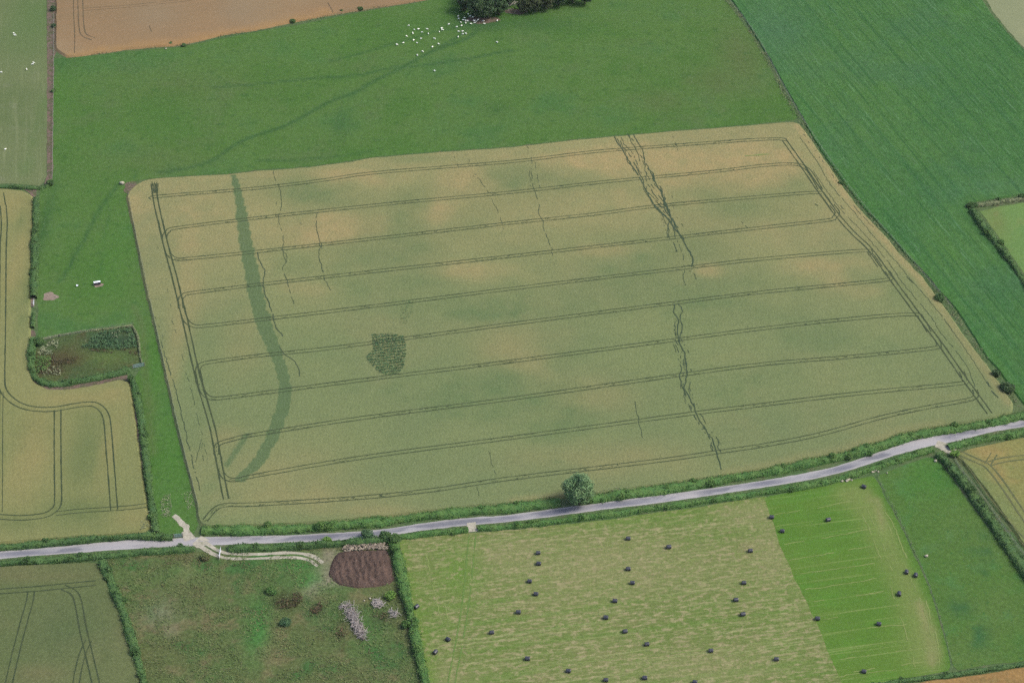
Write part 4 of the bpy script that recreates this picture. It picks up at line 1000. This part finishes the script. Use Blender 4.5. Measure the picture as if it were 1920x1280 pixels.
H([(1655, 912), (1690, 975), (1722, 1050), (1757, 1142), (1783, 1235)], .6, .35, 'hedge_grey', 'thin weedy strip between the bale field and the paddock', cat='grass bank', name=VN, dens=12, kind='stuff', size=.25)

# bushes
B = [(1578, 343, 1.2, 1.4, 'hedge_dark', 'small round bush by the top right bend of the central wheat edge'),
     (1761, 558, 2.0, 2.2, 'hedge_dark', 'round dark bush standing alone halfway down the root crop edge'),
     (1868, 700, 1.7, 1.9, 'wood_leaf', 'smaller dark bush just above the elongated bush near the road corner'),
     (1889, 727, 2.6, 2.6, 'wood_leaf', 'largest dark bush at the lower right corner of the central wheat'),
     (1822, 385, 1.9, 2.0, 'hedge_dark', 'round bush on the corner of the small field at the right edge'),
     (1872, 375, 1.3, 1.5, 'hedge_dark', 'bush midway along the greyish hedge at the right edge'),
     (1916, 369, 1.5, 1.7, 'hedge_dark', 'bush at the right end of the greyish hedge'),
     (1876, 455, 1.6, 2.2, 'hedge_mid', 'brighter bush in the dark hedge of the small field at the right edge'),
     (320, 82, .9, 1.0, 'hedge_dark', 'left of two small bushes close together under the orange wheat'),
     (345, 85, 1.0, .9, 'hedge_dark', 'right of two small bushes close together under the orange wheat'),
     (549, 40, 1.4, 1.2, 'hedge_dark', 'small bush alone midway along the orange wheat edge'),
     (640, 21, .9, 1.0, 'hedge_dark', 'second bush from the right on the orange wheat edge'),
     (676, 17, 1.2, 1.2, 'hedge_dark', 'rightmost bush on the orange wheat edge'),
     (100, 16, 1.4, 2.0, 'wood_leaf', 'dark bush at the top of the verge left of the orange wheat'),
     (101, 48, 1.0, 1.3, 'wood_leaf', 'small bush on the verge beside the orange wheat'),
     (100, 170, .9, 1.1, 'hedge_dark', 'tiny bush halfway down the fence by the grazed field'),
     (94, 342, 1.6, 1.8, 'hedge_dark', 'bush at the lower right corner of the grazed field'),
     (73, 640, 2.0, 2.2, 'hedge_dark', 'bush at the top left corner of the scrubby enclosure'),
     (508, 1108, 1.6, 1.3, 'hedge_mid', 'small dark green bush right of the green strip in the rough field'),
     (537, 1166, 1.8, 1.6, 'nettle', 'blue-green bush below the brown dead bushes in the rough field'),
     (732, 1116, 1.9, 1.6, 'lime', 'yellow-green bush beside the pale stick pile'),
     (690, 1003, 2.2, 2.8, 'nettle', 'rounded bluish bush overhanging the road above the brown heap'),
     (722, 1006, 2.0, 2.6, 'hedge_dark', 'dark bush by the road above the right end of the brown heap'),
     (612, 1013, 1.6, 1.9, 'lime', 'light green bush in the roadside hedge above the farm track'),
     (740, 1010, 2.2, 2.6, 'hedge_dark', 'dark bush where the thick hedge meets the road'),
     (1790, 850, 1.6, 1.8, 'lime', 'light green bush at the gateway by the road junction'),
     (760, 1170, 1.4, 1.8, 'hedge_mid', 'rounded bush in the thick hedge beside the stick piles'),
     (385, 1045, 1.6, 1.2, 'tuft', 'rough bush left of the white gate on the farm track'),
     ]
for k, (x, y, r, h, m, lab) in enumerate(B):
    bush('bramble_bush' if m == 'dock' else 'bush', x, y, r, h, M[m], lab, seed=500 + k)

# scrubby enclosure
tufts('dead_bramble', [(530, 1118), (545, 1108), (565, 1112), (568, 1126), (552, 1140), (528, 1142), (516, 1134)], .04, 300, .55, M['dock'], 'patch of dead brown bramble in the middle of the rough field', 'bramble', seed=61, h=.8, clump=(.4, .42))
tufts('dead_bramble', [(582, 1132), (600, 1130), (606, 1142), (594, 1152), (580, 1146)], .04, 130, .5, M['dock'], 'smaller brown bramble patch left of the long brushwood heap', 'bramble', seed=62, h=.7, clump=(.4, .42))
tufts('dead_bramble', [(632, 1165), (648, 1160), (655, 1185), (640, 1205), (630, 1190)], .04, 110, .45, M['dock'], 'brown weeds along the left foot of the long brushwood heap', 'bramble', seed=63, h=.6, clump=(.4, .45))
tufts('dead_bramble', [(700, 1150), (722, 1146), (730, 1165), (712, 1182), (698, 1170)], .04, 110, .45, M['dock'], 'brown weeds between the two stick piles and the long heap', 'bramble', seed=64, h=.6, clump=(.4, .48))
encl = [(70, 640), (120, 630), (180, 621), (246, 613), (257, 640), (263, 678), (240, 688), (225, 693), (180, 702), (130, 712), (95, 716), (68, 706), (64, 680)]
def t_enc(p):
    return stack(blob(p, 205, 668, 45, 16), np.maximum(blob(p, 115, 675, 40, 22), blob(p, 105, 695, 25, 7)) * .9, blob(p, 215, 638, 50, 14))
tag(sheet('scrub_ground', encl, .04, M['scrub_floor'], 2.0, t_enc), kind='structure')
tufts('nettle_bed', [(150, 640), (185, 624), (245, 616), (255, 640), (258, 652), (225, 656), (180, 655), (155, 652)], .04, 1900, .5, M['nettle'], 'dark blue-green nettles in the upper right of the scrubby enclosure', 'nettles', seed=21, h=.9, clump=(.25, .38))
tufts('dock_bed', [(100, 660), (140, 652), (150, 665), (135, 690), (100, 703), (75, 700), (72, 685), (95, 675)], .04, 520, .5, M['dock'], 'reddish brown docks in the left of the scrubby enclosure', 'docks', seed=22, h=.7, clump=(.35, .45))
tufts('dock_bed', [(150, 652), (190, 655), (230, 655), (255, 655), (260, 668), (245, 664), (180, 660)], .04, 260, .45, M['dock'], 'thin arc of brown docks below the dark nettles', 'docks', seed=23, h=.6, clump=(.4, .45))
tufts('hogweed_patch', [(70, 660), (95, 640), (112, 638), (110, 650), (98, 665), (75, 668)], .04, 240, .5, M['pale_weed'], 'pale flowering weeds in the upper left of the scrubby enclosure', 'weeds', seed=24, h=.9, clump=(.35, .4))
tufts('hogweed_patch', [(170, 628), (240, 616), (254, 632), (240, 634), (190, 634), (160, 640)], .9, 110, .4, M['pale_weed'], 'pale weed heads along the top of the dark nettles', 'weeds', seed=25, h=.3, clump=(.3, .5))
tufts('hogweed_patch', [(75, 690), (100, 688), (140, 690), (138, 700), (90, 708), (76, 700)], .04, 130, .45, M['pale_weed'], 'pale weeds low in the left corner of the scrubby enclosure', 'weeds', seed=26, h=.8, clump=(.4, .5))
tufts('leafy_weeds', [(66, 670), (90, 668), (100, 678), (84, 700), (66, 700)], .04, 420, .5, M['hedge_mid'], 'green weeds at the left edge of the scrubby enclosure', 'weeds', seed=27, h=.7)
tufts('white_flowers', [(300, 918), (318, 920), (322, 950), (318, 975), (304, 975), (301, 950)], .04, 260, .4, M['pale_weed'], 'white flecked weeds in the lower left of the green lane', 'weeds', seed=28, h=.25, clump=(.3, .5))
tufts('white_flowers', [(340, 925), (362, 920), (366, 950), (335, 960)], .04, 120, .35, M['pale_weed'], 'white flecked weeds near the gravelly lane end', 'weeds', seed=29, h=.2, clump=(.3, .5))
tufts('white_flowers', [(268, 960), (284, 958), (288, 985), (262, 998)], .7, 70, .4, M['pale_weed'], 'pale weeds at the lower right corner of the far left wheat', 'weeds', seed=30, h=.3, clump=(.3, .45))
tufts('white_flowers', [(1118, 924), (1125, 918), (1180, 911), (1176, 918)], .75, 60, .35, M['pale_weed'], 'cream flowers edging the wheat right of the lone tree', 'flowers', seed=31, h=.3)

# ------------------------------------------------------------------ trees
tree(1086, 944, 10.8, 4.7, .6, M['willow'], 'lone bushy grey-green tree beside the road at the edge of the central wheat', seed=5, n=15000, size=.42, lobes=22, name='roadside_tree')
WD = [(872, 22, 8.5, 3.6), (893, 33, 9.5, 4.0), (915, 35, 8.5, 3.8), (936, 28, 8.5, 3.7), (984, 24, 8.0, 3.4), (1004, 22, 8.5, 3.6), (1024, 18, 8.5, 3.8), (1048, 12, 8.5, 3.6), (1074, 6, 8.0, 3.4), (1097, 8, 8.5, 3.5),
      (885, 5, 9.5, 4.2), (915, 2, 10, 4.2), (952, 8, 9, 4.4), (980, -4, 10, 4.2), (1015, -6, 10, 4.2), (1050, -12, 9.5, 4.2), (1085, -16, 9, 4.0), (900, -28, 10, 4.5), (950, -30, 10, 4.5), (1000, -34, 10, 4.5), (1050, -38, 10, 4.5)]
ordn = ['first', 'second', 'third', 'fourth', 'fifth', 'sixth', 'seventh', 'eighth', 'ninth', 'tenth', 'eleventh', 'twelfth', 'thirteenth', 'fourteenth', 'fifteenth', 'sixteenth', 'seventeenth', 'eighteenth', 'nineteenth', 'twentieth']
def nth(k):
    if k < 20: return ordn[k]
    t = {2: 'twenty-', 3: 'thirty-', 4: 'forty-'}[(k + 1) // 10]
    return t + ordn[(k + 1) % 10 - 1] if (k + 1) % 10 else {3: 'thirtieth', 4: 'fortieth'}[(k + 1) // 10]
for k, (x, y, h, r) in enumerate(WD):
    if k < 10: lab = f'{"olive" if k in (4, 5, 6) else "dark"} leafy tree, {nth(k)} from the left in the front row of the top wood'
    elif k < 17: lab = f'dark leafy tree, {nth(k - 10)} from the left in the second row of the top wood'
    else: lab = f'dark tree at the back of the top wood, {nth(k - 17)} from the left'
    tree(x, y, h, r, .5, M['wood_olive'] if k in (4, 5, 6, 11) else M['wood_leaf'], lab, 'trees of the wood', seed=40 + k, n=5200, size=.5, lobes=13)

# ------------------------------------------------------------------ fences
def fence(name, pts, label, step=3.2, h=1.15, pr=.06, wires=4, wr=.015):
    w = path_w(pts, 0, step)
    root = empty(name, w[0])
    pm = None
    n = min(len(w), 100)
    for i in range(n):
        if pm is None:
            V, F = [], []
            tube(V, F, [(0, 0, -.1), (0, 0, h * .5), (0, 0, h)], [pr, pr, pr * .85], 6)
            pm = mesh_np('post', V, F, M['wood'])
        obj('post', pm, root, loc=Vector(w[i]) - Vector(w[0]))
    V, F = [], []
    for z in np.linspace(.2, h - .08, wires):
        tube(V, F, [Vector(a) - Vector(w[0]) + Vector((0, 0, z)) for a in w[:n]], [wr] * n, 4)
    obj('wire', mesh_np('wire', V, F, M['wire']), root)
    return tag(root, label, 'fence')
fence('wire_fence', [(101, 30), (101, 120), (100, 200), (99, 280), (98, 345)], 'post and wire fence along the left side of the north pasture')
fence('wire_fence', [(1646, 894), (1655, 915), (1687, 976), (1722, 1052), (1757, 1142), (1784, 1240)], 'post and wire fence between the bale field and the paddock', wires=2, pr=.05, wr=.01)
fence('wire_fence', [(1790, 862), (1800, 880), (1840, 930), (1875, 980), (1925, 1048)], 'post and wire fence beside the patchy yellow wheat')
fence('wire_fence', [(1368, 2), (1420, 72), (1470, 165), (1506, 226), (1570, 322), (1624, 392), (1702, 480), (1786, 578)], 'post and wire fence along the root crop edge')
fence('wire_fence', [(241, 366), (252, 425), (266, 492), (290, 602), (316, 720), (346, 850), (374, 958)], 'post and wire fence along the left edge of the central wheat')
fence('wire_fence', [(74, 640), (120, 630), (180, 619), (250, 609)], 'post and wire fence along the top of the scrubby enclosure')

# ------------------------------------------------------------------ gates
def gate(a, b, label, h=1.25, mat='steel'):
    p, q = P(*a), P(*b); L = (q - p).length; an = math.atan2(q.y - p.y, q.x - p.x)
    root = empty('field_gate', p, an)
    V, F = [], []
    for x in (.05, L - .05, L / 2): tube(V, F, [(x, 0, .12), (x, 0, h)], [.05, .05])
    for z in (.14, h): tube(V, F, [(.05, 0, z), (L - .05, 0, z)], [.05, .05])
    tube(V, F, [(.1, .03, .15), (L / 2, .03, h - .05)], [.03, .03])
    obj('frame', mesh_np('frame', V, F, M[mat]), root)
    for z in np.linspace(.34, h - .2, 4):
        V, F = [], []
        tube(V, F, [(.05, 0, z), (L - .05, 0, z)], [.04, .04])
        obj('bar', mesh_np('bar', V, F, M[mat]), root)
    for x in (-.18, L + .18):
        V, F = [], []
        tube(V, F, [(x, 0, -.1), (x, 0, h + .2)], [.11, .1], 8)
        obj('gate_post', mesh_np('gate_post', V, F, M['wood']), root)
    return tag(root, label, 'gate')
gate((250, 690), (270, 686), 'bluish metal gate at the right corner of the scrubby enclosure')
M['whitepaint'] = plain_mat('white_paint', C3(225, 228, 235), C3(205, 210, 220), 3.0, .5, .4)
gate((411, 1048), (414, 1031), 'white gate standing open across the farm track below the road', mat='whitepaint')
gate((327, 1007), (342, 1006), 'grey metal gate at the road end of the green lane')
gate((64, 566), (63, 575), 'small pale gate in the hedge gap left of the round bare patch', mat='whitepaint')

# ------------------------------------------------------------------ sheep
def make_sheep(graze):
    me = bpy.data.meshes.new('sheep'); bm = bmesh.new()
    hz = .28 if graze else .88
    J = dict(r=(-.5, 0, .62, .2), m=(-.15, 0, .64, .27), s=(.28, 0, .64, .24), n=(.5, 0, .62 if graze else .78, .12), h=(.66, 0, .4 if graze else .9, .085), z=(.76, 0, hz - .1 if graze else .84, .05),
             a1=(.3, .13, .34, .07), a2=(.3, .13, .03, .04), b1=(.3, -.13, .34, .07), b2=(.3, -.13, .03, .04),
             c1=(-.38, .13, .38, .09), c2=(-.46, .13, .22, .045), c3=(-.42, .13, .03, .04), d1=(-.38, -.13, .38, .09), d2=(-.46, -.13, .22, .045), d3=(-.42, -.13, .03, .04),
             t=(-.68, 0, .5, .04), e1=(.62, .12, .44 if graze else .93, .03), e2=(.62, -.12, .44 if graze else .93, .03))
    E = 'mr ms sn nh hz sa1 a1a2 sb1 b1b2 rc1 c1c2 c2c3 rd1 d1d2 d2d3 rt he1 he2'.split()
    keys = list(J); V = {k: bm.verts.new(J[k][:3]) for k in keys}
    import re
    for e in E:
        a, b = re.findall(r'[a-z]\d?', e)
        bm.edges.new((V[a], V[b]))
    bm.to_mesh(me); bm.free()
    o = bpy.data.objects.new('tmp', me); COL.objects.link(o)
    md = o.modifiers.new('skin', 'SKIN')
    for i, k in enumerate(keys):
        me.skin_vertices[0].data[i].radius = (J[k][3], J[k][3])
    me.skin_vertices[0].data[keys.index('m')].use_root = True
    sb = o.modifiers.new('sub', 'SUBSURF'); sb.levels = 1; sb.render_levels = 1
    dg = bpy.context.evaluated_depsgraph_get(); dg.update()
    out = bpy.data.meshes.new_from_object(o.evaluated_get(dg))
    out.materials.clear(); out.materials.append(M['wool'])
    out.polygons.foreach_set('use_smooth', np.ones(len(out.polygons), bool))
    bpy.data.objects.remove(o)
    out.name = 'sheep'
    return out
sm = [make_sheep(True), make_sheep(False)]
z2 = [(1145,190),(1186,220),(1218,217),(1176,248),(1130,270),(1245,240),(1284,217),(1292,250),(1105,320),(1057,333),(1183,300),(1238,288),(1208,320),(1338,288),(1370,328),(1323,350),(1250,384),(1209,412),(1375,235),(1392,210),(1398,222),(1446,180),(1506,200),(1542,190),(1520,235),(1549,233),(1552,253),(1574,250),(1516,275),(1518,120),(1520,138),(1535,165),(1554,148),(1564,132),(1571,152),(1587,155),(1573,170),(1605,120),(1590,103),(1627,127),(1612,177),(1637,155),(1640,168),(1665,148),(1652,158),(1705,155),(1713,176),(1810,153),(1807,315),(1340,530)]
flock = [(480 + a / 4, b / 4) for a, b in z2]
headings = [0, 180, 160, 20, -20, 60, 120, 200, 90, 340]
def put_sheep(x, y, lab, grp, k):
    o = obj('sheep', sm[k % 3 == 1], loc=P(x, y, .5) * 1.0)
    o.location.z = .03
    o.rotation_euler = (0, 0, R(headings[(k * 7) % 10] + random.uniform(-18, 18)))
    s = random.uniform(.58, .74); o.scale = (s, s * 1.05, s)
    tag(o, lab, 'sheep', grp)
near = sorted([p for p in flock if p[0] < 845 and p[1] < 125]); close = sorted([p for p in flock if p[0] >= 845 and p[0] < 912])
rest = [p for p in flock if p not in near and p not in close]
for k, (x, y) in enumerate(near): put_sheep(x, y, f'white sheep, {nth(k)} from the left of the sheep strung out left of the wood', 'white sheep in the north pasture', k)
for k, (x, y) in enumerate(close): put_sheep(x, y, f'white sheep, {nth(k)} from the left of the bunch at the wood\'s lower left corner', 'white sheep in the north pasture', k + 3)
lab3 = {932: 'white sheep in the open alone, furthest right and below the wood', 815: 'white sheep alone well below the rest of the flock'}
for k, (x, y) in enumerate(rest):
    put_sheep(x, y, lab3.get(int(x), 'white sheep at the foot of the wood, right of the bunch'), 'white sheep in the north pasture', k + 5)
wf = [((26, 62), 'upper of two sheep close together near the top of the grazed field'), ((28, 66), 'lower of two sheep close together near the top of the grazed field'), ((63, 117), 'uppermost sheep of the trio beside the fence of the grazed field'),
      ((61, 120), 'middle sheep of the trio in the grazed field'), ((50, 129.5), 'lowest sheep of the trio in the grazed field'), ((10, 279), 'sheep by itself in the lower half of the grazed field'), ((2, 135), 'sheep at the very left edge of the grazed field')]
for k, ((x, y), lab) in enumerate(wf): put_sheep(x, y, 'white ' + lab, 'white sheep in the grazed field', k)

# ------------------------------------------------------------------ bales
t = NT('black_wrap'); nn_ = t.noise(2.5, 3, .6)
t.bump(nn_, .5, .05)
M['wrap'] = t.done(t.mix(nn_, (.012, .013, .017, 1), (.03, .032, .042, 1)), .38, .5)
def make_bale():
    L, r, prof = 1.28, .55, []
    for i, (x, k) in enumerate([(-.5, 0), (-.5, .55), (-.492, .85), (-.46, .97), (-.38, 1.0), (-.2, 1.015), (0, 1.0), (.2, 1.015), (.38, 1.0), (.46, .97), (.492, .85), (.5, .55), (.5, 0)]): prof.append((x * L, k * r))
    V, F = [], []; m = 20
    for (x, k) in prof:
        for j in range(m):
            a = 2 * math.pi * j / m
            c, s = math.cos(a), math.sin(a)
            z = s * k; z = max(z, -r * .86)      # flat where it rests
            wr = 1 + .012 * math.sin(j * 5 + x * 9)
            V.append((x, c * k * 1.04 * wr, z * .97 + r * .83))
    for i in range(len(prof) - 1):
        for j in range(m):
            F.append((i * m + j, i * m + (j + 1) % m, (i + 1) * m + (j + 1) % m, (i + 1) * m + j))
    return mesh_np('wrapped_bale', V, F, M['wrap'], True)
bm_ = make_bale()
bales = [(781, 1136, 50), (840, 1197, -40), (816, 1221, 60), (922, 1184, 5), (972, 1146, -5), (1005, 1112, -5), (993, 1088, -8), (1010, 1055, -5), (1009, 1035, 5), (1178, 1008, 5), (1254, 1024, 8), (1407, 1031, 5), (1178, 1065, 5), (1186, 1091, -10), (1153, 1125, 0), (1136, 1156, -8), (1172, 1182, 10), (1213, 1206, 12), (1066, 1256, -8), (989, 1233, 0), (1136, 1273, -5), (1209, 1269, 0), (1303, 1277, -10), (1333, 1218, 0), (1395, 1091, 5), (1380, 1123, 10), (1393, 1150, 12), (1447, 968, -5), (1467, 994, -12), (1553, 973, 20), (1620, 911, -30), (1700, 1071, 80), (1717, 1077, 75), (1686, 1112, 78), (1533, 1158, -5), (1648, 1168, -12), (1456, 1234, -5), (1620, 1257, -10)]
def divx(y): return float(np.interp(y, [a[1] for a in DIV], [a[0] for a in DIV]))
pale = sorted([b for b in bales if b[0] < divx(b[1]) - 6]); green = sorted([b for b in bales if b[0] >= divx(b[1]) - 6])
def put_bale(b, lab):
    o = obj('wrapped_bale', bm_, loc=P(b[0], b[1], .62)); o.location.z = .03
    o.rotation_euler = (0, 0, R(b[2] + random.uniform(-4, 4)))
    s = random.uniform(.96, 1.06); o.scale = (s * 1.03, s, s)
    tag(o, lab, 'bale', 'black wrapped bales on the mown field')
for k, b in enumerate(pale): put_bale(b, f'black wrapped bale, {nth(k)} from the left on the pale part of the mown field')
for k, b in enumerate(green): put_bale(b, f'black wrapped bale, {nth(k)} from the left on the bright green part of the mown field')

# ------------------------------------------------------------------ feeder, tub, stones
M['roofsheet'] = plain_mat('white_roof_sheet', C3(235, 240, 248, .8), C3(220, 226, 238, .8), 2.0, .5, .4)
M['trough'] = plain_mat('dark_metal', C3(50, 46, 54), C3(66, 60, 66), 3.0, .6, .4)
def feeder():
    p = P(182.5, 533.5); an = ang((176, 534), (189, 532))
    root = empty('sheep_feeder', (p.x, p.y, .05), an)
    V, F = [], []
    box(V, F, (0, -.12, .5), (2.0, .8, .4)); box(V, F, (-1.03, 0, .6), (.06, .8, .7)); box(V, F, (1.03, 0, .6), (.06, .8, .7))
    obj('trough', mesh_np('trough', V, F, M['trough']), root)
    V, F = [], []
    n = 8
    for x in (-1.12, 1.12):
        for k in range(n + 1):
            a = math.pi * k / n
            V.append((x, .12 - .40 * math.cos(a), .98 + .2 * math.sin(a)))
        for k in range(n + 1):
            a = math.pi * k / n
            V.append((x, .12 - .38 * math.cos(a), .96 + .18 * math.sin(a)))
    m = n + 1
    for k in range(n):
        F.append((k, k + 1, 2 * m + k + 1, 2 * m + k)); F.append((m + k + 1, m + k, 3 * m + k, 3 * m + k + 1))
        F.append((k + 1, k, m + k, m + k + 1)); F.append((2 * m + k, 2 * m + k + 1, 3 * m + k + 1, 3 * m + k))
    F.append((0, 2 * m, 3 * m, m)); F.append((n, m + n, 3 * m + n, 2 * m + n))
    obj('roof', mesh_np('roof', V, F, M['roofsheet']), root)
    for x in (-1.0, 1.0):
        for y in (-.22, .42):
            V, F = [], []; tube(V, F, [(x, y, 0), (x, y, .98)], [.04, .04])
            obj('leg', mesh_np('leg', V, F, M['trough']), root)
    tag(root, 'long sheep feeder with rounded white roof and dark trough on bare earth', 'feeder')
feeder()
def lathe(name, prof, mat, m=14, smooth=True):
    V, F = [], []
    for (r, z) in prof:
        for j in range(m):
            a = 2 * math.pi * j / m; V.append((r * math.cos(a), r * math.sin(a), z))
    for i in range(len(prof) - 1):
        for j in range(m): F.append((i * m + j, i * m + (j + 1) % m, (i + 1) * m + (j + 1) % m, (i + 1) * m + j))
    return mesh_np(name, V, F, mat, smooth)
tub = obj('lick_tub', lathe('lick_tub', [(0, .02), (.24, .02), (.32, .42), (.36, .44), (.36, .48), (.3, .48), (.28, .3), (0, .3)], M['roofsheet']), loc=P(145, 537)); tub.location.z = .03
tag(tub, 'small white feed tub on the grass left of the long feeder', 'tub')
def stone_mesh(V, F, c, r, seed, flat=.7):
    rr = random.Random(seed); b = len(V); m, h = 7, 5
    for i in range(h):
        ph = math.pi * (i + .25) / (h - .5)
        for j in range(m):
            a = 2 * math.pi * j / m + i * .3; k = r * rr.uniform(.8, 1.15)
            V.append((c[0] + k * math.sin(ph) * math.cos(a), c[1] + k * math.sin(ph) * math.sin(a) * .85, c[2] + k * math.cos(ph) * flat))
    for i in range(h - 1):
        for j in range(m): F.append((b + i * m + j, b + (i + 1) * m + j, b + (i + 1) * m + (j + 1) % m, b + i * m + (j + 1) % m))
    F.append(tuple(b + j for j in range(m))); F.append(tuple(b + (h - 1) * m + j for j in range(m))[::-1])
def stone(px, py, r, lab, seed, cat='stone'):
    V, F = [], []; stone_mesh(V, F, (0, 0, r * .45), r, seed)
    o = obj('stone', mesh_np('stone', V, F, M['stone'], True), loc=P(px, py)); o.location.z = .03
    tag(o, lab, cat)
stone(1737, 1043, .62, 'pale stone lying alone in the upper left of the paddock', 1)
stone(1754, 865, .55, 'pale stone at the top right corner of the paddock', 2)
stone(229, 345, .9, 'whitish boulder at the top left corner of the central wheat', 3)
stone(694, 1122, .35, 'small pale stone above the pale stick pile', 4)
stone(683, 1126, .3, 'smaller pale stone left of the pale stick pile', 5)
stone(182, 713, .5, 'pale stone below the hedge under the scrubby enclosure', 6)
stone(311, 92.5, .45, 'pale stone in the pasture under the orange wheat', 7)
stone(1663, 887, .3, 'little pale stone on the grass by the top of the paddock', 8)
def rubble(name, pts, n, spread, r0, r1, lab, seed, mat='rubble'):
    rr = random.Random(seed); V, F = [], []
    w = path_w(pts, 0, .5)
    for k in range(n):
        c = w[rr.randrange(len(w))]; r = rr.uniform(r0, r1)
        stone_mesh(V, F, (c[0] + rr.uniform(-1, 1) * spread, c[1] + rr.uniform(-1, 1) * spread * 1.3, r * .4 + (.5 if name == 'tipped_rubble' else .05)), r, seed * 100 + k)
    tag(obj(name, mesh_np(name, V, F, M[mat])), lab, 'rubble', kind='stuff')
rubble('stone_rubble', [(1574, 900), (1592, 897)], 34, .8, .15, .45, 'pale rubble lying along the hedge above the bale field', 3, 'stone')
rubble('stone_rubble', [(1636, 883), (1645, 880)], 22, .7, .15, .45, 'small heap of pale rubble in the hedge at the paddock corner', 4, 'stone')
rubble('stone_rubble', [(950, 24), (962, 20)], 30, .9, .15, .4, 'pale stones and dry earth at the foot of the wood', 5)

# ------------------------------------------------------------------ manure heap
def manure():
    poly = [(636, 1035), (660, 1032), (725, 1031), (732, 1045), (735, 1064), (739, 1086), (728, 1097), (700, 1101), (668, 1102), (636, 1096), (616, 1081), (619, 1060), (627, 1043)]
    w = PN(poly, 0); c0 = w[:, :2].mean(0)
    nr, na = 22, 96
    V, F = [], []
    wr = resample(np.vstack([w, w[:1]]), 1.0)
    cc = resample(np.vstack([w, w[:1]]), 100)
    L = np.linspace(0, len(wr) - 1.001, na, endpoint=False)
    bd = np.array([wr[int(a)] * (1 - a % 1) + wr[int(a) + 1] * (a % 1) for a in L])
    for i in range(nr):
        s = 1 - i / nr
        q = np.zeros((na, 3)); q[:, :2] = c0 + (bd[:, :2] - c0) * s * (1 + .03 * (vnoise(bd, .6, 2)[:, None] - .5))
        h = 1.3 * (1 - s ** 5) ** .8
        xr = q[:, 0] + .25 * (q[:, 1] - c0[1]) + 1.2 * vnoise(q, .3, 3)
        q[:, 2] = .04 + h * (.62 + .09 * np.sin(xr * 2 * math.pi / 2.0) + .3 * (vnoise(q, 1.6, 6) - .5) + .3 * (vnoise(q, .4, 7)))
        q[:, 2] = np.maximum(q[:, 2] * np.where(s > .98, 0, 1), .02)
        V += q.tolist()
    V.append([c0[0], c0[1], 1.2])
    for i in range(nr - 1):
        for j in range(na): F.append((i * na + j, i * na + (j + 1) % na, (i + 1) * na + (j + 1) % na, (i + 1) * na + j))
    for j in range(na): F.append(((nr - 1) * na + j, (nr - 1) * na + (j + 1) % na, nr * na))
    M['manure'] = field_mat('manure', C3(92, 77, 68), C3(106, 88, 78), .15, [(C3(80, 68, 60), .5, .5, .7, .6), (C3(120, 102, 86), .25, .55, .75, .5)], .3, 2.2, bump=1.0)
    tag(obj('manure_heap', mesh_np('manure_heap', V, F, M['manure'], False)), 'broad reddish brown manure heap with ridged top beside the thick hedge', 'manure heap')
manure()
rubble('tipped_rubble', [(648, 1030), (680, 1027), (724, 1026)], 280, 1.0, .14, .4, 'pale rubble tipped along the top edge of the brown heap', 9)

# ------------------------------------------------------------------ brushwood heaps
def brash(name, pts, n, spread, h, ln, lab, seed, core=True, thick=.06):
    rr = random.Random(seed); V, F = [], []
    w = path_w(pts, 0, .4); o0 = Vector(w[0]); o0.z = 0
    if core:
        for k in range(int(len(w) * 1.4)):
            c = w[rr.randrange(len(w))]
            stone_mesh(V, F, (c[0] - o0.x + rr.uniform(-1, 1) * spread * .6, c[1] - o0.y + rr.uniform(-1, 1) * spread * .6, h * .3), rr.uniform(.5, .9) * spread * .6, seed + k, .6)
    nf = len(F)
    for k in range(n):
        c = w[rr.randrange(len(w))]; a = rr.uniform(0, 2 * math.pi); l = ln * rr.uniform(.5, 1.2); t_ = rr.uniform(-.25, .3)
        p = Vector((c[0] - o0.x + rr.gauss(0, .5) * spread, c[1] - o0.y + rr.gauss(0, .5) * spread, rr.uniform(.15, h)))
        d = Vector((math.cos(a), math.sin(a), t_)) * l / 2
        b = Vector((rr.uniform(-.15, .15), rr.uniform(-.15, .15), rr.uniform(-.1, .2))) * l
        r = thick * rr.uniform(.5, 1.3)
        q = [p - d, p + b * .5, p + d]
        for x in q: x.z = max(x.z, .05)
        tube(V, F, q, [r, r * .8, r * .35], 5)
    me = mesh_np(name, V, F, M['dead'])
    me.materials.append(M['brash'])
    mi = np.zeros(len(F), np.int32); mi[:nf] = 1
    me.polygons.foreach_set('material_index', mi)
    return tag(obj(name, me, loc=o0), lab, 'brushwood')
brash('brushwood_heap', [(655, 1143), (660, 1155), (668, 1170), (675, 1183), (678, 1195)], 330, 1.5, 1.3, 2.4, 'long heap of pale grey brushwood in the rough field', 5)
brash('brushwood_heap', [(642, 1137), (655, 1134)], 46, 1.0, .7, 2.2, 'small brushwood pile at the top of the long heap', 6)
brash('stick_pile', [(704, 1130), (712, 1136)], 75, 1.2, .9, 2.2, 'compact pile of pale barked sticks below the brown heap', 7, False, .09)
brash('stick_pile', [(735, 1147), (742, 1158)], 34, 1.1, .8, 2.4, 'sparse pile of white sticks close to the thick hedge', 8, False, .08)
brash('fallen_branches', [(955, 12), (965, 8)], 16, 1.4, 2.0, 4.0, 'pale dead branches in the gap of the wood', 9, False, .1)

# ------------------------------------------------------------------ haze
def haze():
    V, F = [], []
    box(V, F, (0, 2600, 229), (7040, 6840, 460))
    m = bpy.data.materials.new('haze'); m.use_nodes = True
    n = m.node_tree.nodes; n.clear()
    out = n.new('ShaderNodeOutputMaterial'); v = n.new('ShaderNodeVolumePrincipled')
    v.inputs['Color'].default_value = (.86, .93, 1, 1)
    v.inputs['Density'].default_value = HAZE
    m.node_tree.links.new(v.outputs[0], out.inputs['Volume'])
    tag(obj('haze', mesh_np('haze', V, F, m)), kind='stuff')
HAZE = 0.000015
haze()
